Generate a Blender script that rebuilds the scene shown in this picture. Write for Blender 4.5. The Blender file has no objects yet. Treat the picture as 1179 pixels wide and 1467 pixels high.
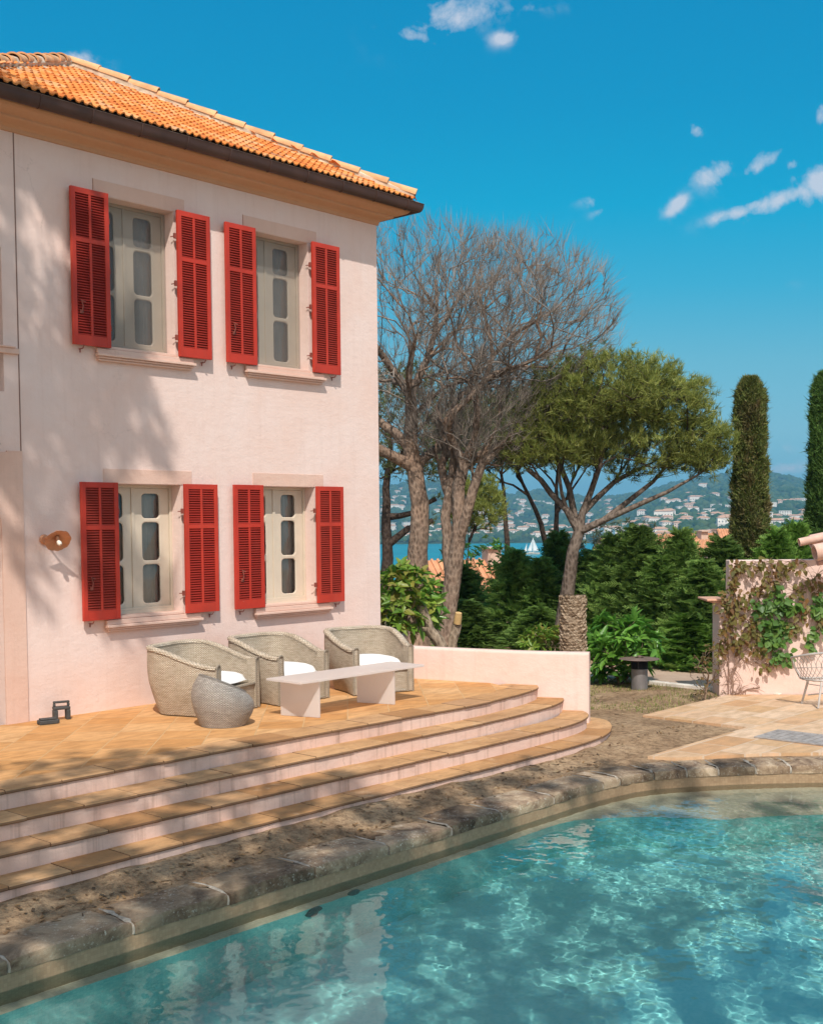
import bpy, math, random
import numpy as np
from mathutils import Vector, Matrix, noise as mnoise

rnd = random.Random(7)
rng = np.random.default_rng(11)
SC = bpy.context.scene
COL = SC.collection
PI = math.pi

# ---------------------------------------------------------------- camera
F_PX, CX, CY = 1720.0, 589.5, 826.0
AZ, PITCH, ROLL = math.radians(42.0), math.radians(2.65), math.radians(-0.54)
CAM = Vector((-12.1925, -11.5694, 2.1))
_R = Vector((math.sin(AZ), -math.cos(AZ), 0)); _F = Vector((math.cos(AZ), math.sin(AZ), 0)); _U = Vector((0, 0, 1))
F2 = _F * math.cos(PITCH) - _U * math.sin(PITCH); U2 = _U * math.cos(PITCH) + _F * math.sin(PITCH)
R3 = _R * math.cos(ROLL) + U2 * math.sin(ROLL); U3 = U2 * math.cos(ROLL) - _R * math.sin(ROLL)
cam_data = bpy.data.cameras.new('camera'); cam = bpy.data.objects.new('camera', cam_data); COL.objects.link(cam)
m3 = Matrix((R3, U3, -F2)).transposed().to_4x4(); m3.translation = CAM
cam.matrix_world = m3
cam_data.sensor_fit = 'VERTICAL'; cam_data.sensor_height = 36.0
cam_data.lens = F_PX * 36.0 / 1467.0
cam_data.shift_y = (CY - 733.5) / 1467.0
cam_data.shift_x = 0
cam_data.clip_start = 0.1; cam_data.clip_end = 20000
SC.camera = cam

def ray(u, v):
    return R3 * ((u - CX) / F_PX) - U3 * ((v - CY) / F_PX) + F2
def at(u, v, D):                 # point seen at (u,v), D metres in front
    d = ray(u, v); return CAM + d * (D / d.dot(_F))
def onz(u, v, z):
    d = ray(u, v); return CAM + d * ((z - CAM.z) / d.z)
def lat(l, D, z=0.0):            # lateral / forward distance to world
    return Vector((CAM.x + _R.x * l + _F.x * D, CAM.y + _R.y * l + _F.y * D, z))

# ---------------------------------------------------------------- object helpers
class MB:
    def __init__(s): s.v = []; s.f = []; s.m = []; s.uv = []; s.has_uv = False
    def face(s, pts, mi=0, uv=None):
        b = len(s.v); s.v.extend([tuple(p) for p in pts]); s.f.append(tuple(range(b, b + len(pts)))); s.m.append(mi)
        if uv: s.has_uv = True
        s.uv.append(uv)
    def raw(s, vs, fs, mi=0, uvs=None):
        b = len(s.v); s.v.extend([tuple(p) for p in vs])
        for k, f in enumerate(fs):
            s.f.append(tuple(b + i for i in f)); s.m.append(mi)
            if uvs: s.uv.append([uvs[i] for i in f]); s.has_uv = True
            else: s.uv.append(None)
    def box(s, a, b, mi=0, rot=0, piv=None):
        x0, y0, z0 = a; x1, y1, z1 = b
        p = [(x0,y0,z0),(x1,y0,z0),(x1,y1,z0),(x0,y1,z0),(x0,y0,z1),(x1,y0,z1),(x1,y1,z1),(x0,y1,z1)]
        if rot:
            c, n = math.cos(rot), math.sin(rot); px, py = piv or ((x0+x1)/2, (y0+y1)/2)
            p = [(px+(x-px)*c-(y-py)*n, py+(x-px)*n+(y-py)*c, z) for x, y, z in p]
        s.raw(p, [(0,3,2,1),(4,5,6,7),(0,1,5,4),(1,2,6,5),(2,3,7,6),(3,0,4,7)], mi)
    def prism(s, poly, z0, z1, mi=0, top=None):
        n = len(poly); b = [(x, y, z0) for x, y in poly] + [(x, y, z1) for x, y in poly]
        s.raw(b, [tuple(range(n))[::-1]], mi); s.raw(b, [tuple(range(n, 2*n))], mi if top is None else top)
        s.raw(b, [(i, (i+1) % n, n + (i+1) % n, n + i) for i in range(n)], mi)
    def tube(s, pts, rad, n=6, mi=0, cap=True, uvy=None):
        pts = [Vector(p) for p in pts]
        if not hasattr(rad, '__len__'): rad = [rad] * len(pts)
        rings = []; up = Vector((0.13, 0.21, 0.97)); L = 0
        vs = []; uvs = []
        for i, p in enumerate(pts):
            t = (pts[min(i+1, len(pts)-1)] - pts[max(i-1, 0)])
            if t.length < 1e-9: t = Vector((0,0,1))
            t.normalize(); a = t.cross(up)
            if a.length < 0.05: a = t.cross(Vector((1,0,0)))
            a.normalize(); b = a.cross(t).normalized(); up = b if b.length > .5 else up
            if i: L += (p - pts[i-1]).length
            for k in range(n):
                an = 2*PI*k/n; vs.append(p + a*(math.cos(an)*rad[i]) + b*(math.sin(an)*rad[i])); uvs.append((k/n, L))
        fs = [(i*n+k, i*n+(k+1) % n, (i+1)*n+(k+1) % n, (i+1)*n+k) for i in range(len(pts)-1) for k in range(n)]
        s.raw(vs, fs, mi, uvs if uvy else None)
        if cap: s.raw(vs, [tuple(range(n)), tuple((len(pts)-1)*n + k for k in range(n))[::-1]], mi)
    def lathe(s, prof, n=24, c=(0,0,0), mi=0, uv=False):
        vs = []; uvs = []
        for j, (r, z) in enumerate(prof):
            for k in range(n+1):
                a = 2*PI*k/n; vs.append((c[0]+r*math.cos(a), c[1]+r*math.sin(a), c[2]+z)); uvs.append((k/n, z))
        fs = [(j*(n+1)+k, j*(n+1)+k+1, (j+1)*(n+1)+k+1, (j+1)*(n+1)+k) for j in range(len(prof)-1) for k in range(n)]
        s.raw(vs, fs, mi, uvs if uv else None)
    def loft(s, rings, closed=True, mi=0, uvs=None, cap=False):
        n = len(rings[0]); vs = [p for r in rings for p in r]; e = n if closed else n-1
        fs = [(j*n+k, j*n+(k+1) % n, (j+1)*n+(k+1) % n, (j+1)*n+k) for j in range(len(rings)-1) for k in range(e)]
        s.raw(vs, fs, mi, [q for r in uvs for q in r] if uvs else None)
        if cap: s.raw(rings[0], [tuple(range(n))[::-1]], mi); s.raw(rings[-1], [tuple(range(n))], mi)
    def build(s, name, mats, parent=None, smooth=False, bevel=0, loc=None, rot=0, merge=0, auto=None):
        me = bpy.data.meshes.new(name); me.from_pydata(s.v, [], s.f)
        if not isinstance(mats, (list, tuple)): mats = [mats]
        for m in mats: me.materials.append(m)
        if len(mats) > 1: me.polygons.foreach_set('material_index', s.m)
        if s.has_uv:
            ul = me.uv_layers.new(name='UVMap'); flat = []
            for f, u in zip(s.f, s.uv):
                for i in range(len(f)): flat.extend(u[i] if u else (0.0, 0.0))
            ul.data.foreach_set('uv', flat)
        if merge or smooth:
            import bmesh
            bm = bmesh.new(); bm.from_mesh(me)
            bmesh.ops.remove_doubles(bm, verts=bm.verts, dist=merge or 1e-5)
            bmesh.ops.recalc_face_normals(bm, faces=bm.faces)
            bm.to_mesh(me); bm.free()
        if smooth:
            me.polygons.foreach_set('use_smooth', [True]*len(me.polygons))
            if auto is None: auto = 40
            me.set_sharp_from_angle(angle=math.radians(auto))
        me.update()
        o = bpy.data.objects.new(name, me); COL.objects.link(o)
        if parent: o.parent = parent
        if loc is not None: o.location = loc
        if rot: o.rotation_euler = (0, 0, rot)
        if bevel:
            b = o.modifiers.new('bevel', 'BEVEL'); b.width = bevel; b.segments = 2; b.limit_method = 'ANGLE'; b.angle_limit = math.radians(50)
            b.harden_normals = False
        return o

def np_mesh(name, V, Fc, mats, parent=None, smooth=False, midx=None, uv=None):
    V = np.asarray(V, dtype=np.float32); Fc = np.asarray(Fc, dtype=np.int32)
    me = bpy.data.meshes.new(name); k = Fc.shape[1]
    me.vertices.add(len(V)); me.vertices.foreach_set('co', V.ravel())
    me.loops.add(Fc.size); me.loops.foreach_set('vertex_index', Fc.ravel())
    me.polygons.add(len(Fc)); me.polygons.foreach_set('loop_start', np.arange(0, Fc.size, k, dtype=np.int32))
    me.polygons.foreach_set('loop_total', np.full(len(Fc), k, dtype=np.int32))
    if smooth: me.polygons.foreach_set('use_smooth', np.ones(len(Fc), dtype=bool))
    if not isinstance(mats, (list, tuple)): mats = [mats]
    for m in mats: me.materials.append(m)
    if midx is not None: me.polygons.foreach_set('material_index', np.asarray(midx, dtype=np.int32))
    if uv is not None:
        ul = me.uv_layers.new(name='UVMap'); ul.data.foreach_set('uv', np.asarray(uv, dtype=np.float32)[Fc.ravel()].ravel())
    me.update(calc_edges=True); me.validate()
    o = bpy.data.objects.new(name, me); COL.objects.link(o)
    if parent: o.parent = parent
    return o

def tag(o, label=None, cat=None, group=None, kind=None):
    if label: o['label'] = label
    if cat: o['category'] = cat
    if group: o['group'] = group
    if kind: o['kind'] = kind
    return o
def thing(name, label, cat, loc=(0,0,0), rot=0, group=None):
    o = bpy.data.objects.new(name, None); COL.objects.link(o); o.empty_display_size = .1
    o.location = loc; o.rotation_euler = (0, 0, rot)
    return tag(o, label, cat, group)
def dup(root, loc, rot=None, label=None, group=None, scale=None):
    def cp(o, par):
        c = o.copy(); COL.objects.link(c); c.parent = par
        for ch in [x for x in o.children]: cp(ch, c)
        return c
    c = cp(root, None); c.location = loc
    if rot is not None: c.rotation_euler = (0, 0, rot)
    if scale: c.scale = scale if hasattr(scale, '__len__') else (scale,)*3
    if label: c['label'] = label
    if group: c['group'] = group
    return c

# ---------------------------------------------------------------- material helpers
class NT:
    def __init__(s, name):
        s.mat = bpy.data.materials.new(name); s.mat.use_nodes = True; s.t = s.mat.node_tree; s.t.nodes.clear()
        s.out = s.n('ShaderNodeOutputMaterial')
    def n(s, t, **kw):
        nd = s.t.nodes.new(t)
        for k, v in kw.items():
            if k in ('operation', 'blend_type', 'data_type', 'noise_dimensions', 'distribution', 'feature', 'wave_type', 'bands_direction', 'sky_type', 'distance', 'interpolation_type', 'rotation_type', 'offset', 'offset_frequency', 'squash', 'clamp', 'invert'):
                setattr(nd, k, v)
            else: s.set(nd, k, v)
        return nd
    def set(s, nd, k, v):
        if isinstance(k, str) and k.startswith('i') and k[1:].isdigit(): k = int(k[1:])
        if isinstance(k, str): k = k.replace('_', ' ')
        sock = nd.inputs[k]
        if isinstance(v, bpy.types.NodeSocket): s.t.links.new(v, sock)
        elif isinstance(v, bpy.types.Node): s.t.links.new(v.outputs[0], sock)
        else:
            if sock.type == 'RGBA' and len(v) == 3: v = (*v, 1)
            sock.default_value = v
    def math(s, op, a, b=None, c=None, clamp=False):
        nd = s.n('ShaderNodeMath', operation=op); nd.use_clamp = clamp; s.set(nd, 0, a) if False else None
        for i, x in enumerate((a, b, c)):
            if x is not None:
                sock = nd.inputs[i]
                if isinstance(x, bpy.types.NodeSocket): s.t.links.new(x, sock)
                elif isinstance(x, bpy.types.Node): s.t.links.new(x.outputs[0], sock)
                else: sock.default_value = x
        return nd.outputs[0]
    def coords(s, kind='Object', scale=(1,1,1), rot=(0,0,0), loc=(0,0,0)):
        tc = s.n('ShaderNodeTexCoord'); mp = s.n('ShaderNodeMapping')
        s.t.links.new(tc.outputs[kind], mp.inputs[0]); mp.inputs['Scale'].default_value = scale; mp.inputs['Rotation'].default_value = rot; mp.inputs['Location'].default_value = loc
        return mp.outputs[0]
    def pos(s, scale=(1,1,1), rot=(0,0,0)):
        g = s.n('ShaderNodeNewGeometry'); mp = s.n('ShaderNodeMapping')
        s.t.links.new(g.outputs['Position'], mp.inputs[0]); mp.inputs['Scale'].default_value = scale; mp.inputs['Rotation'].default_value = rot
        return mp.outputs[0]
    def noise(s, vec, scale, detail=4, rough=.55, dist=0, out='Fac'):
        nd = s.n('ShaderNodeTexNoise', Scale=scale, Detail=detail, Roughness=rough, Distortion=dist); s.set(nd, 'Vector', vec)
        return nd.outputs[out]
    def ramp(s, fac, stops, interp='LINEAR'):
        nd = s.n('ShaderNodeValToRGB'); s.set(nd, 'Fac', fac); cr = nd.color_ramp; cr.interpolation = interp
        while len(cr.elements) < len(stops): cr.elements.new(.5)
        for e, (p, c) in zip(cr.elements, stops):
            e.position = p; e.color = (*c, 1) if hasattr(c, '__len__') else (c, c, c, 1)
        return nd.outputs[0]
    def mix(s, fac, a, b, mode='MIX'):
        nd = s.n('ShaderNodeMix', data_type='RGBA', blend_type=mode); nd.clamp_factor = True
        s.set(nd, 0, fac)
        for i, x in ((6, a), (7, b)):
            sock = nd.inputs[i]
            if isinstance(x, bpy.types.NodeSocket): s.t.links.new(x, sock)
            else: sock.default_value = (*x, 1) if len(x) == 3 else x
        return nd.outputs[2]
    def bump(s, h, strength=.3, dist=.01, normal=None):
        nd = s.n('ShaderNodeBump', Strength=strength, Distance=dist); s.set(nd, 'Height', h)
        if normal is not None: s.set(nd, 'Normal', normal)
        return nd.outputs[0]
    def bsdf(s, color, rough=.8, normal=None, **kw):
        b = s.n('ShaderNodeBsdfPrincipled'); s.set(b, 'Base Color', color); s.set(b, 'Roughness', rough)
        if normal is not None: s.set(b, 'Normal', normal)
        for k, v in kw.items(): s.set(b, k, v)
        s.t.links.new(b.outputs[0], s.out.inputs[0]); return b
    def surf(s, sh):
        s.t.links.new(sh.outputs[0] if isinstance(sh, bpy.types.Node) else sh, s.out.inputs[0]); return s.mat

def island(nt): return nt.n('ShaderNodeNewGeometry').outputs['Random Per Island']

def mat_plain(name, col, rough=.6, nscale=6, var=.12, bump=.15, bscale=60, bdist=.003, metallic=0, spec=.5):
    nt = NT(name); p = nt.coords()
    n1 = nt.noise(p, nscale, 5, .6)
    c = nt.ramp(n1, [(.3, tuple(x*(1-var) for x in col)), (.7, tuple(min(1, x*(1+var)) for x in col))])
    nb = nt.noise(p, bscale, 3, .6)
    nt.bsdf(c, rough, nt.bump(nb, bump, bdist), Metallic=metallic, Specular_IOR_Level=spec); return nt.mat

def mat_plaster(name, col, dirt=(.40,.22,.15), amt=.25, streak=0.0):
    nt = NT(name); p = nt.pos()
    big = nt.noise(p, .9, 5, .62, .4); mid = nt.noise(p, 6, 6, .65)
    c = nt.mix(nt.ramp(big, [(.38, 0), (.68, 1)]), col, tuple(x*y for x, y in zip(col, (.97, .90, .86))))
    c = nt.mix(nt.math('MULTIPLY', nt.ramp(mid, [(.5, 0), (.8, 1)]), amt*.6), c, dirt)
    sx = nt.pos(scale=(7, 7, .35)); st = nt.noise(sx, 1.6, 5, .7)
    c = nt.mix(nt.math('MULTIPLY', nt.ramp(st, [(.52, 0), (.8, 1)]), amt + streak), c, dirt)
    wp_ = nt.n('ShaderNodeVectorMath', operation='ADD'); nt.t.links.new(p, wp_.inputs[0]); sc_ = nt.n('ShaderNodeVectorMath', operation='SCALE'); nt.t.links.new(nt.noise(p, 4, 4, .7, out='Color'), sc_.inputs[0]); sc_.inputs['Scale'].default_value = .35; nt.t.links.new(sc_.outputs[0], wp_.inputs[1])
    vc = nt.n('ShaderNodeTexVoronoi', Scale=.9, feature='DISTANCE_TO_EDGE'); nt.t.links.new(wp_.outputs[0], vc.inputs['Vector'])
    crack = nt.math('MULTIPLY', nt.ramp(vc.outputs['Distance'], [(.0, 1), (.006, 0)]), nt.ramp(nt.noise(p, .8, 3, .5), [(.56, 0), (.64, .26)]))
    c = nt.mix(crack, c, tuple(x*.6 for x in dirt))
    fine = nt.noise(p, 55, 3, .7); c = nt.mix(nt.math('MULTIPLY', nt.ramp(fine, [(.55, 0), (.75, 1)]), .12), c, dirt)
    h = nt.math('ADD', nt.noise(p, 35, 4, .6), nt.math('MULTIPLY', nt.noise(nt.pos(scale=(1,1,1.6)), 7, 5, .6), 2.2))
    nt.bsdf(c, .92, nt.bump(h, .34, .008), Specular_IOR_Level=.2); return nt.mat

def mat_leaf(name, cols, trans=.35, rough=.45, spec=.3, patch=None):
    nt = NT(name); r = island(nt)
    c = nt.ramp(r, [(i/(max(1, len(cols)-1)), k) for i, k in enumerate(cols)])
    pn = nt.noise(nt.pos(), 1.1, 3, .6)
    if patch: c = nt.mix(nt.ramp(nt.noise(nt.pos(scale=(1,1,.6)), 2.6, 4, .6), [(.54, 0), (.66, .75)]), c, patch)
    hs = nt.n('ShaderNodeHueSaturation'); nt.set(hs, 'Color', c); nt.set(hs, 'Value', nt.math('MULTIPLY', nt.math('ADD', nt.math('MULTIPLY', pn, .9), .55), nt.math('ADD', nt.math('MULTIPLY', nt.n('ShaderNodeObjectInfo').outputs['Random'], .45), .80)))
    b = nt.n('ShaderNodeBsdfPrincipled'); nt.set(b, 'Base Color', hs.outputs[0]); nt.set(b, 'Roughness', rough); nt.set(b, 'Specular IOR Level', spec)
    tr = nt.n('ShaderNodeBsdfTranslucent'); nt.set(tr, 'Color', hs.outputs[0])
    mx = nt.n('ShaderNodeMixShader'); nt.set(mx, 0, trans); nt.t.links.new(b.outputs[0], mx.inputs[1]); nt.t.links.new(tr.outputs[0], mx.inputs[2])
    return nt.surf(mx)

def mat_bark(name, c1, c2, scale=(1,1,.5), c3=None):
    nt = NT(name); p = nt.pos(scale=scale)
    n1 = nt.noise(p, 14, 6, .7, .5); vo = nt.n('ShaderNodeTexVoronoi', Scale=17); nt.set(vo, 'Vector', p)
    c = nt.ramp(n1, [(.35, c1), (.65, c2)])
    if c3: c = nt.mix(nt.ramp(nt.noise(nt.pos(), .7, 3, .5), [(.45, 0), (.65, 1)]), c, c3)
    c = nt.mix(nt.ramp(vo.outputs['Distance'], [(.0, .0), (.6, .75)]), tuple(x*.45 for x in c1), c)
    h = nt.math('ADD', n1, vo.outputs['Distance'])
    nt.bsdf(c, .95, nt.bump(h, .8, .03), Specular_IOR_Level=.1); return nt.mat
# ---------------------------------------------------------------- light
LDIR = Vector((0.95, 1.0, -1.70)).normalized()
sun_el = math.asin(-LDIR.z); sun_az = math.atan2(-LDIR.x, -LDIR.y)     # compass angle of the sun, clockwise from +Y
sd = bpy.data.lights.new('sun', 'SUN'); sd.energy = 4.2; sd.angle = math.radians(0.55); sd.color = (1.0, .945, .865)
so = bpy.data.objects.new('sun', sd); COL.objects.link(so); so.rotation_euler = LDIR.to_track_quat('-Z', 'Y').to_euler(); so.location = (-20, -20, 40)

w = bpy.data.worlds.new('World'); SC.world = w; w.use_nodes = True; nt = w.node_tree; nt.nodes.clear()
class WT(NT):
    def __init__(s, tree): s.t = tree; s.out = tree.nodes.new('ShaderNodeOutputWorld')
W = WT(nt)
sky = nt.nodes.new('ShaderNodeTexSky'); sky.sky_type = 'NISHITA'; sky.sun_disc = False
sky.sun_elevation = sun_el; sky.sun_rotation = sun_az; sky.altitude = 50; sky.air_density = 1.0; sky.dust_density = .25; sky.ozone_density = 1.5
tcd = W.coords('Generated')
sepc = W.n('ShaderNodeSeparateColor'); W.set(sepc, 'Color', sky.outputs[0])
g_ = W.math('MULTIPLY', sepc.outputs['Green'], .105)
grade = W.ramp(g_, [(.22, (.0005,.255,.53)), (.30, (.001,.31,.59)), (.38, (.002,.39,.665)), (.48, (.045,.445,.69)), (.62, (.155,.515,.69)), (.80, (.25,.58,.72))])
hs = W.n('ShaderNodeVectorMath', operation='SCALE'); W.t.links.new(grade, hs.inputs[0]); hs.inputs['Scale'].default_value = 1/.105
# clouds: small fair-weather puffs, each in its own direction of the sky, edges broken up by noise
CL = [  # u, v, half width, half height (px), tilt, strength
 (640, 24, 62, 22, -.25, .72), (668, 14, 40, 14, .1, .6), (612, 36, 26, 12, -.5, .6), (722, 55, 20, 10, 0, .45), (600, 52, 34, 10, .3, .6), (105, 90, 32, 12, 0, .9), (735, 12, 70, 8, 0, .2),
 (1027, 246, 27, 17, -.3, .8), (1090, 233, 26, 12, -.45, .66), (996, 186, 12, 8, .7, .62), (966, 297, 20, 10, -.7, .6), (1168, 262, 34, 24, -.5, .95),
 (1118, 285, 48, 13, -.3, .85), (1065, 300, 45, 9, -.25, .75), (852, 288, 22, 9, .1, .4), (858, 303, 14, 6, -.4, .35), (904, 270, 8, 6, 0, .25), (1175, 165, 12, 20, 0, .7), (1136, 235, 12, 8, 0, .4),
 (1120, 672, 40, 9, 0, .55), (960, 700, 60, 6, 0, .2), (1116, 640, 50, 8, 0, .25), (870, 620, 80, 10, 0, .2), (1118, 410, 22, 7, 0, .12)]
nz = W.n('ShaderNodeTexNoise', Scale=22.0, Detail=7.0, Roughness=.6, Distortion=.4); W.set(nz, 'Vector', tcd)
nz2 = W.n('ShaderNodeTexNoise', Scale=70.0, Detail=4.0, Roughness=.6); W.set(nz2, 'Vector', tcd)
tot = None
for (u, v, a, b, tl, stg) in CL:
    d = ray(u, v).normalized(); e1 = (ray(u+1, v).normalized() - d).normalized(); e2 = (ray(u, v-1).normalized() - d).normalized()
    q1 = e1*math.cos(tl) - e2*math.sin(tl); q2 = e1*math.sin(tl) + e2*math.cos(tl); k = F_PX
    k1 = k / a; k2 = k / b
    sub = W.n('ShaderNodeVectorMath', operation='SUBTRACT'); W.t.links.new(tcd, sub.inputs[0]); sub.inputs[1].default_value = d
    d1 = W.n('ShaderNodeVectorMath', operation='DOT_PRODUCT'); W.t.links.new(sub.outputs[0], d1.inputs[0]); d1.inputs[1].default_value = q1*k1
    d2 = W.n('ShaderNodeVectorMath', operation='DOT_PRODUCT'); W.t.links.new(sub.outputs[0], d2.inputs[0]); d2.inputs[1].default_value = q2*k2
    r2 = W.math('ADD', W.math('MULTIPLY', d1.outputs['Value'], d1.outputs['Value']), W.math('MULTIPLY', d2.outputs['Value'], d2.outputs['Value']))
    g = W.math('MULTIPLY', W.math('POWER', 2.718, W.math('MULTIPLY', r2, -1.0)), stg)
    tot = g if tot is None else W.math('MAXIMUM', tot, g)
dens = W.math('ADD', W.math('MULTIPLY', tot, 1.25), W.math('MULTIPLY', W.math('SUBTRACT', nz.outputs[0], .50), 2.8))
dens = W.math('ADD', dens, W.math('MULTIPLY', W.math('SUBTRACT', nz2.outputs[0], .5), 1.3))
dens = W.math('MULTIPLY', W.ramp(dens, [(.30, 0), (1.25, .82)]), W.math('MINIMUM', W.math('MULTIPLY', tot, 3.0), 1.0))
# unseen bright cloud added behind the photographer to fill the shade with neutral light
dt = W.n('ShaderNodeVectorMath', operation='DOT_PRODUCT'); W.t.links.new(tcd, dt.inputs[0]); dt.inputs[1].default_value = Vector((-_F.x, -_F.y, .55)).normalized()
fill_cloud = W.math('MULTIPLY', W.ramp(dt.outputs['Value'], [(.25, 0), (.75, 1)]), W.ramp(W.noise(tcd, 3.0, 6, .6), [(.35, .35), (.60, 1)]))
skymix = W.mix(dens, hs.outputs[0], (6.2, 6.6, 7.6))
skymix = W.mix(W.math('MULTIPLY', fill_cloud, .9), skymix, (13.4, 11.9, 11.3))
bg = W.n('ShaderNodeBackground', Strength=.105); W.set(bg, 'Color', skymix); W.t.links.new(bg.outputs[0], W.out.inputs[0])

SC.view_settings.view_transform = 'Standard'; SC.view_settings.look = 'None'; SC.view_settings.gamma = 1; SC.view_settings.exposure = 0
SC.render.engine = 'CYCLES'
cy = SC.cycles; cy.use_denoising = True; cy.max_bounces = 10; cy.diffuse_bounces = 4; cy.glossy_bounces = 4; cy.transmission_bounces = 8; cy.transparent_max_bounces = 24
cy.caustics_reflective = False; cy.caustics_refractive = True; cy.sample_clamp_indirect = 6; cy.blur_glossy = .5
# ---------------------------------------------------------------- pool outline (water side face of the coping)
def arc_path(pts, step=.18):
    # Catmull-Rom through pts
    P = [Vector(p).to_2d() for p in pts]; out = []
    for i in range(len(P)-1):
        p0 = P[max(i-1, 0)]; p1 = P[i]; p2 = P[i+1]; p3 = P[min(i+2, len(P)-1)]
        n = max(1, int((p2-p1).length/step))
        for k in range(n):
            t = k/n
            out.append(.5*((2*p1)+(p2-p0)*t+(2*p0-5*p1+4*p2-p3)*t*t+(3*p1-p0-3*p2+p3)*t**3))
    out.append(P[-1]); return out
def offset(path, d):            # + = to the left of travel
    o = []
    for i, p in enumerate(path):
        t = (path[min(i+1, len(path)-1)] - path[max(i-1, 0)]).normalized(); o.append(p + Vector((-t.y, t.x))*d)
    return o
POOL = arc_path([(-11.2,-4.76),(-9,-4.76),(-6,-4.76),(-3,-4.77),(-2.0,-4.78),(-1.45,-4.83),(-1.0,-4.96),(-.4,-5.37),(.1,-5.82),(.55,-6.3),(1.05,-7.0),(1.35,-7.8),(1.42,-8.8),(1.3,-10.0),(.6,-10.8),(-.4,-11.1)])
POOL = POOL + [Vector((-6, -11.1)), Vector((-11.2, -11.1))]
def inside(poly, x, y):
    c = False; j = len(poly)-1
    for i in range(len(poly)):
        a, b = poly[i], poly[j]
        if (a[1] > y) != (b[1] > y) and x < (b[0]-a[0])*(y-a[1])/(b[1]-a[1])+a[0]: c = not c
        j = i
    return c
def inside_np(poly, X, Y):
    c = np.zeros(X.shape, bool); j = len(poly)-1
    for i in range(len(poly)):
        a, b = poly[i], poly[j]
        if a[1] != b[1]:
            m = ((a[1] > Y) != (b[1] > Y)) & (X < (b[0]-a[0])*(Y-a[1])/(b[1]-a[1])+a[0]); c ^= m
        j = i
    return c
GZ = -.60
# ---------------------------------------------------------------- ground sheet (near soil to the horizon)
def sm(x): x = np.clip(x, 0, 1); return x*x*(3-2*x)
def ground_h(L, D):
    X = CAM.x + _R.x*L + _F.x*D; Y = CAM.y + _R.y*L + _F.y*D
    z = np.full(X.shape, GZ)
    # bed rises a little towards the foot of the steps
    z = np.where((D < 26), z + .05*sm((Y+4.35)/.5)*sm((2.2-X)/1.2)*sm((1.0-Y)/3), z)
    near = sm((22-D)/4.)
    bump = .012*np.sin(X*5.1+1.3*np.sin(Y*3.7))*np.cos(Y*6.3+.8*np.sin(X*2.9)) + .008*np.sin(X*13+Y*4)*np.sin(Y*15-X*3) + .02*np.sin(X*1.1)*np.sin(Y*1.3+1)
    soft = sm((Y+4.32)/.12) * np.where((X > 1.7) & (Y < -2.7), 0, 1) * np.where((X > -1.3) & (Y < -4.25), 0, 1) * np.where(X > 4.6, 0, 1)
    z = z + bump*near*soft
    z = z - 5.0*sm((D-34)/60) - 28*sm((D-120)/260) - 12*sm((D-380)/200)
    return X, Y, z
def axis(lo, hi, step, grow, mn, mx):
    a = list(np.arange(lo, hi, step)); s = step; x = a[-1]
    while x < mx: s *= grow; x += s; a.append(x)
    s = step; x = lo; b = []
    while x > mn: s *= grow; x -= s; b.append(x)
    return np.array(b[::-1] + a)
Ls = axis(-10.5, 8.5, .09, 1.14, -6000, 6000); Ds = axis(5.5, 22.5, .10, 1.1, -60, 9000)
GL, GD = np.meshgrid(Ls, Ds); X, Y, Z = ground_h(GL, GD)
V = np.stack([X.ravel(), Y.ravel(), Z.ravel()], 1); nx = len(Ls); ny = len(Ds)
ii, jj = np.meshgrid(np.arange(nx-1), np.arange(ny-1)); a = (jj*nx+ii).ravel(); Fq = np.stack([a, a+1, a+nx+1, a+nx], 1)
cx_ = V[Fq].mean(1); hole = inside_np([tuple(p) for p in offset(POOL[:-2], .2)] + [(-5.8,-11.3), (-11.4,-11.3)], cx_[:,0], cx_[:,1])
nt_ = NT('soil'); p = nt_.pos()
n1 = nt_.noise(p, 1.3, 6, .65, .5); n2 = nt_.noise(p, 14, 6, .7); n3 = nt_.noise(p, 60, 3, .7)
dry = nt_.ramp(n1, [(.32, (.27,.17,.10)), (.5, (.42,.28,.165)), (.7, (.53,.37,.23))])
c = nt_.mix(nt_.ramp(n2, [(.42, .0), (.70, .85)]), dry, (.10,.060,.036))
c = nt_.mix(nt_.ramp(n3, [(.60, .0), (.72, .8)]), c, (.56,.42,.27))
c = nt_.mix(nt_.ramp(n3, [(.28, .75), (.38, 0.)]), c, (.07,.045,.03))
sx = nt_.n('ShaderNodeSeparateXYZ'); nt_.set(sx, 0, nt_.n('ShaderNodeNewGeometry').outputs['Position'])
far = nt_.ramp(nt_.math('MULTIPLY', nt_.math('ADD', sx.outputs['X'], sx.outputs['Y']), .01), [(.2, 0), (.4, 1)])
farc = nt_.ramp(nt_.noise(p, .03, 6, .7), [(.35, (.045,.07,.028)), (.6, (.10,.12,.05))])
c = nt_.mix(far, c, farc)
h = nt_.math('ADD', nt_.math('MULTIPLY', n2, 1.5), n3)
nt_.bsdf(c, 1.0, nt_.bump(h, .8, .025), Specular_IOR_Level=.1)
ground = np_mesh('ground', V, Fq[~hole], nt_.mat, smooth=True); tag(ground, kind='structure')

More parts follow.
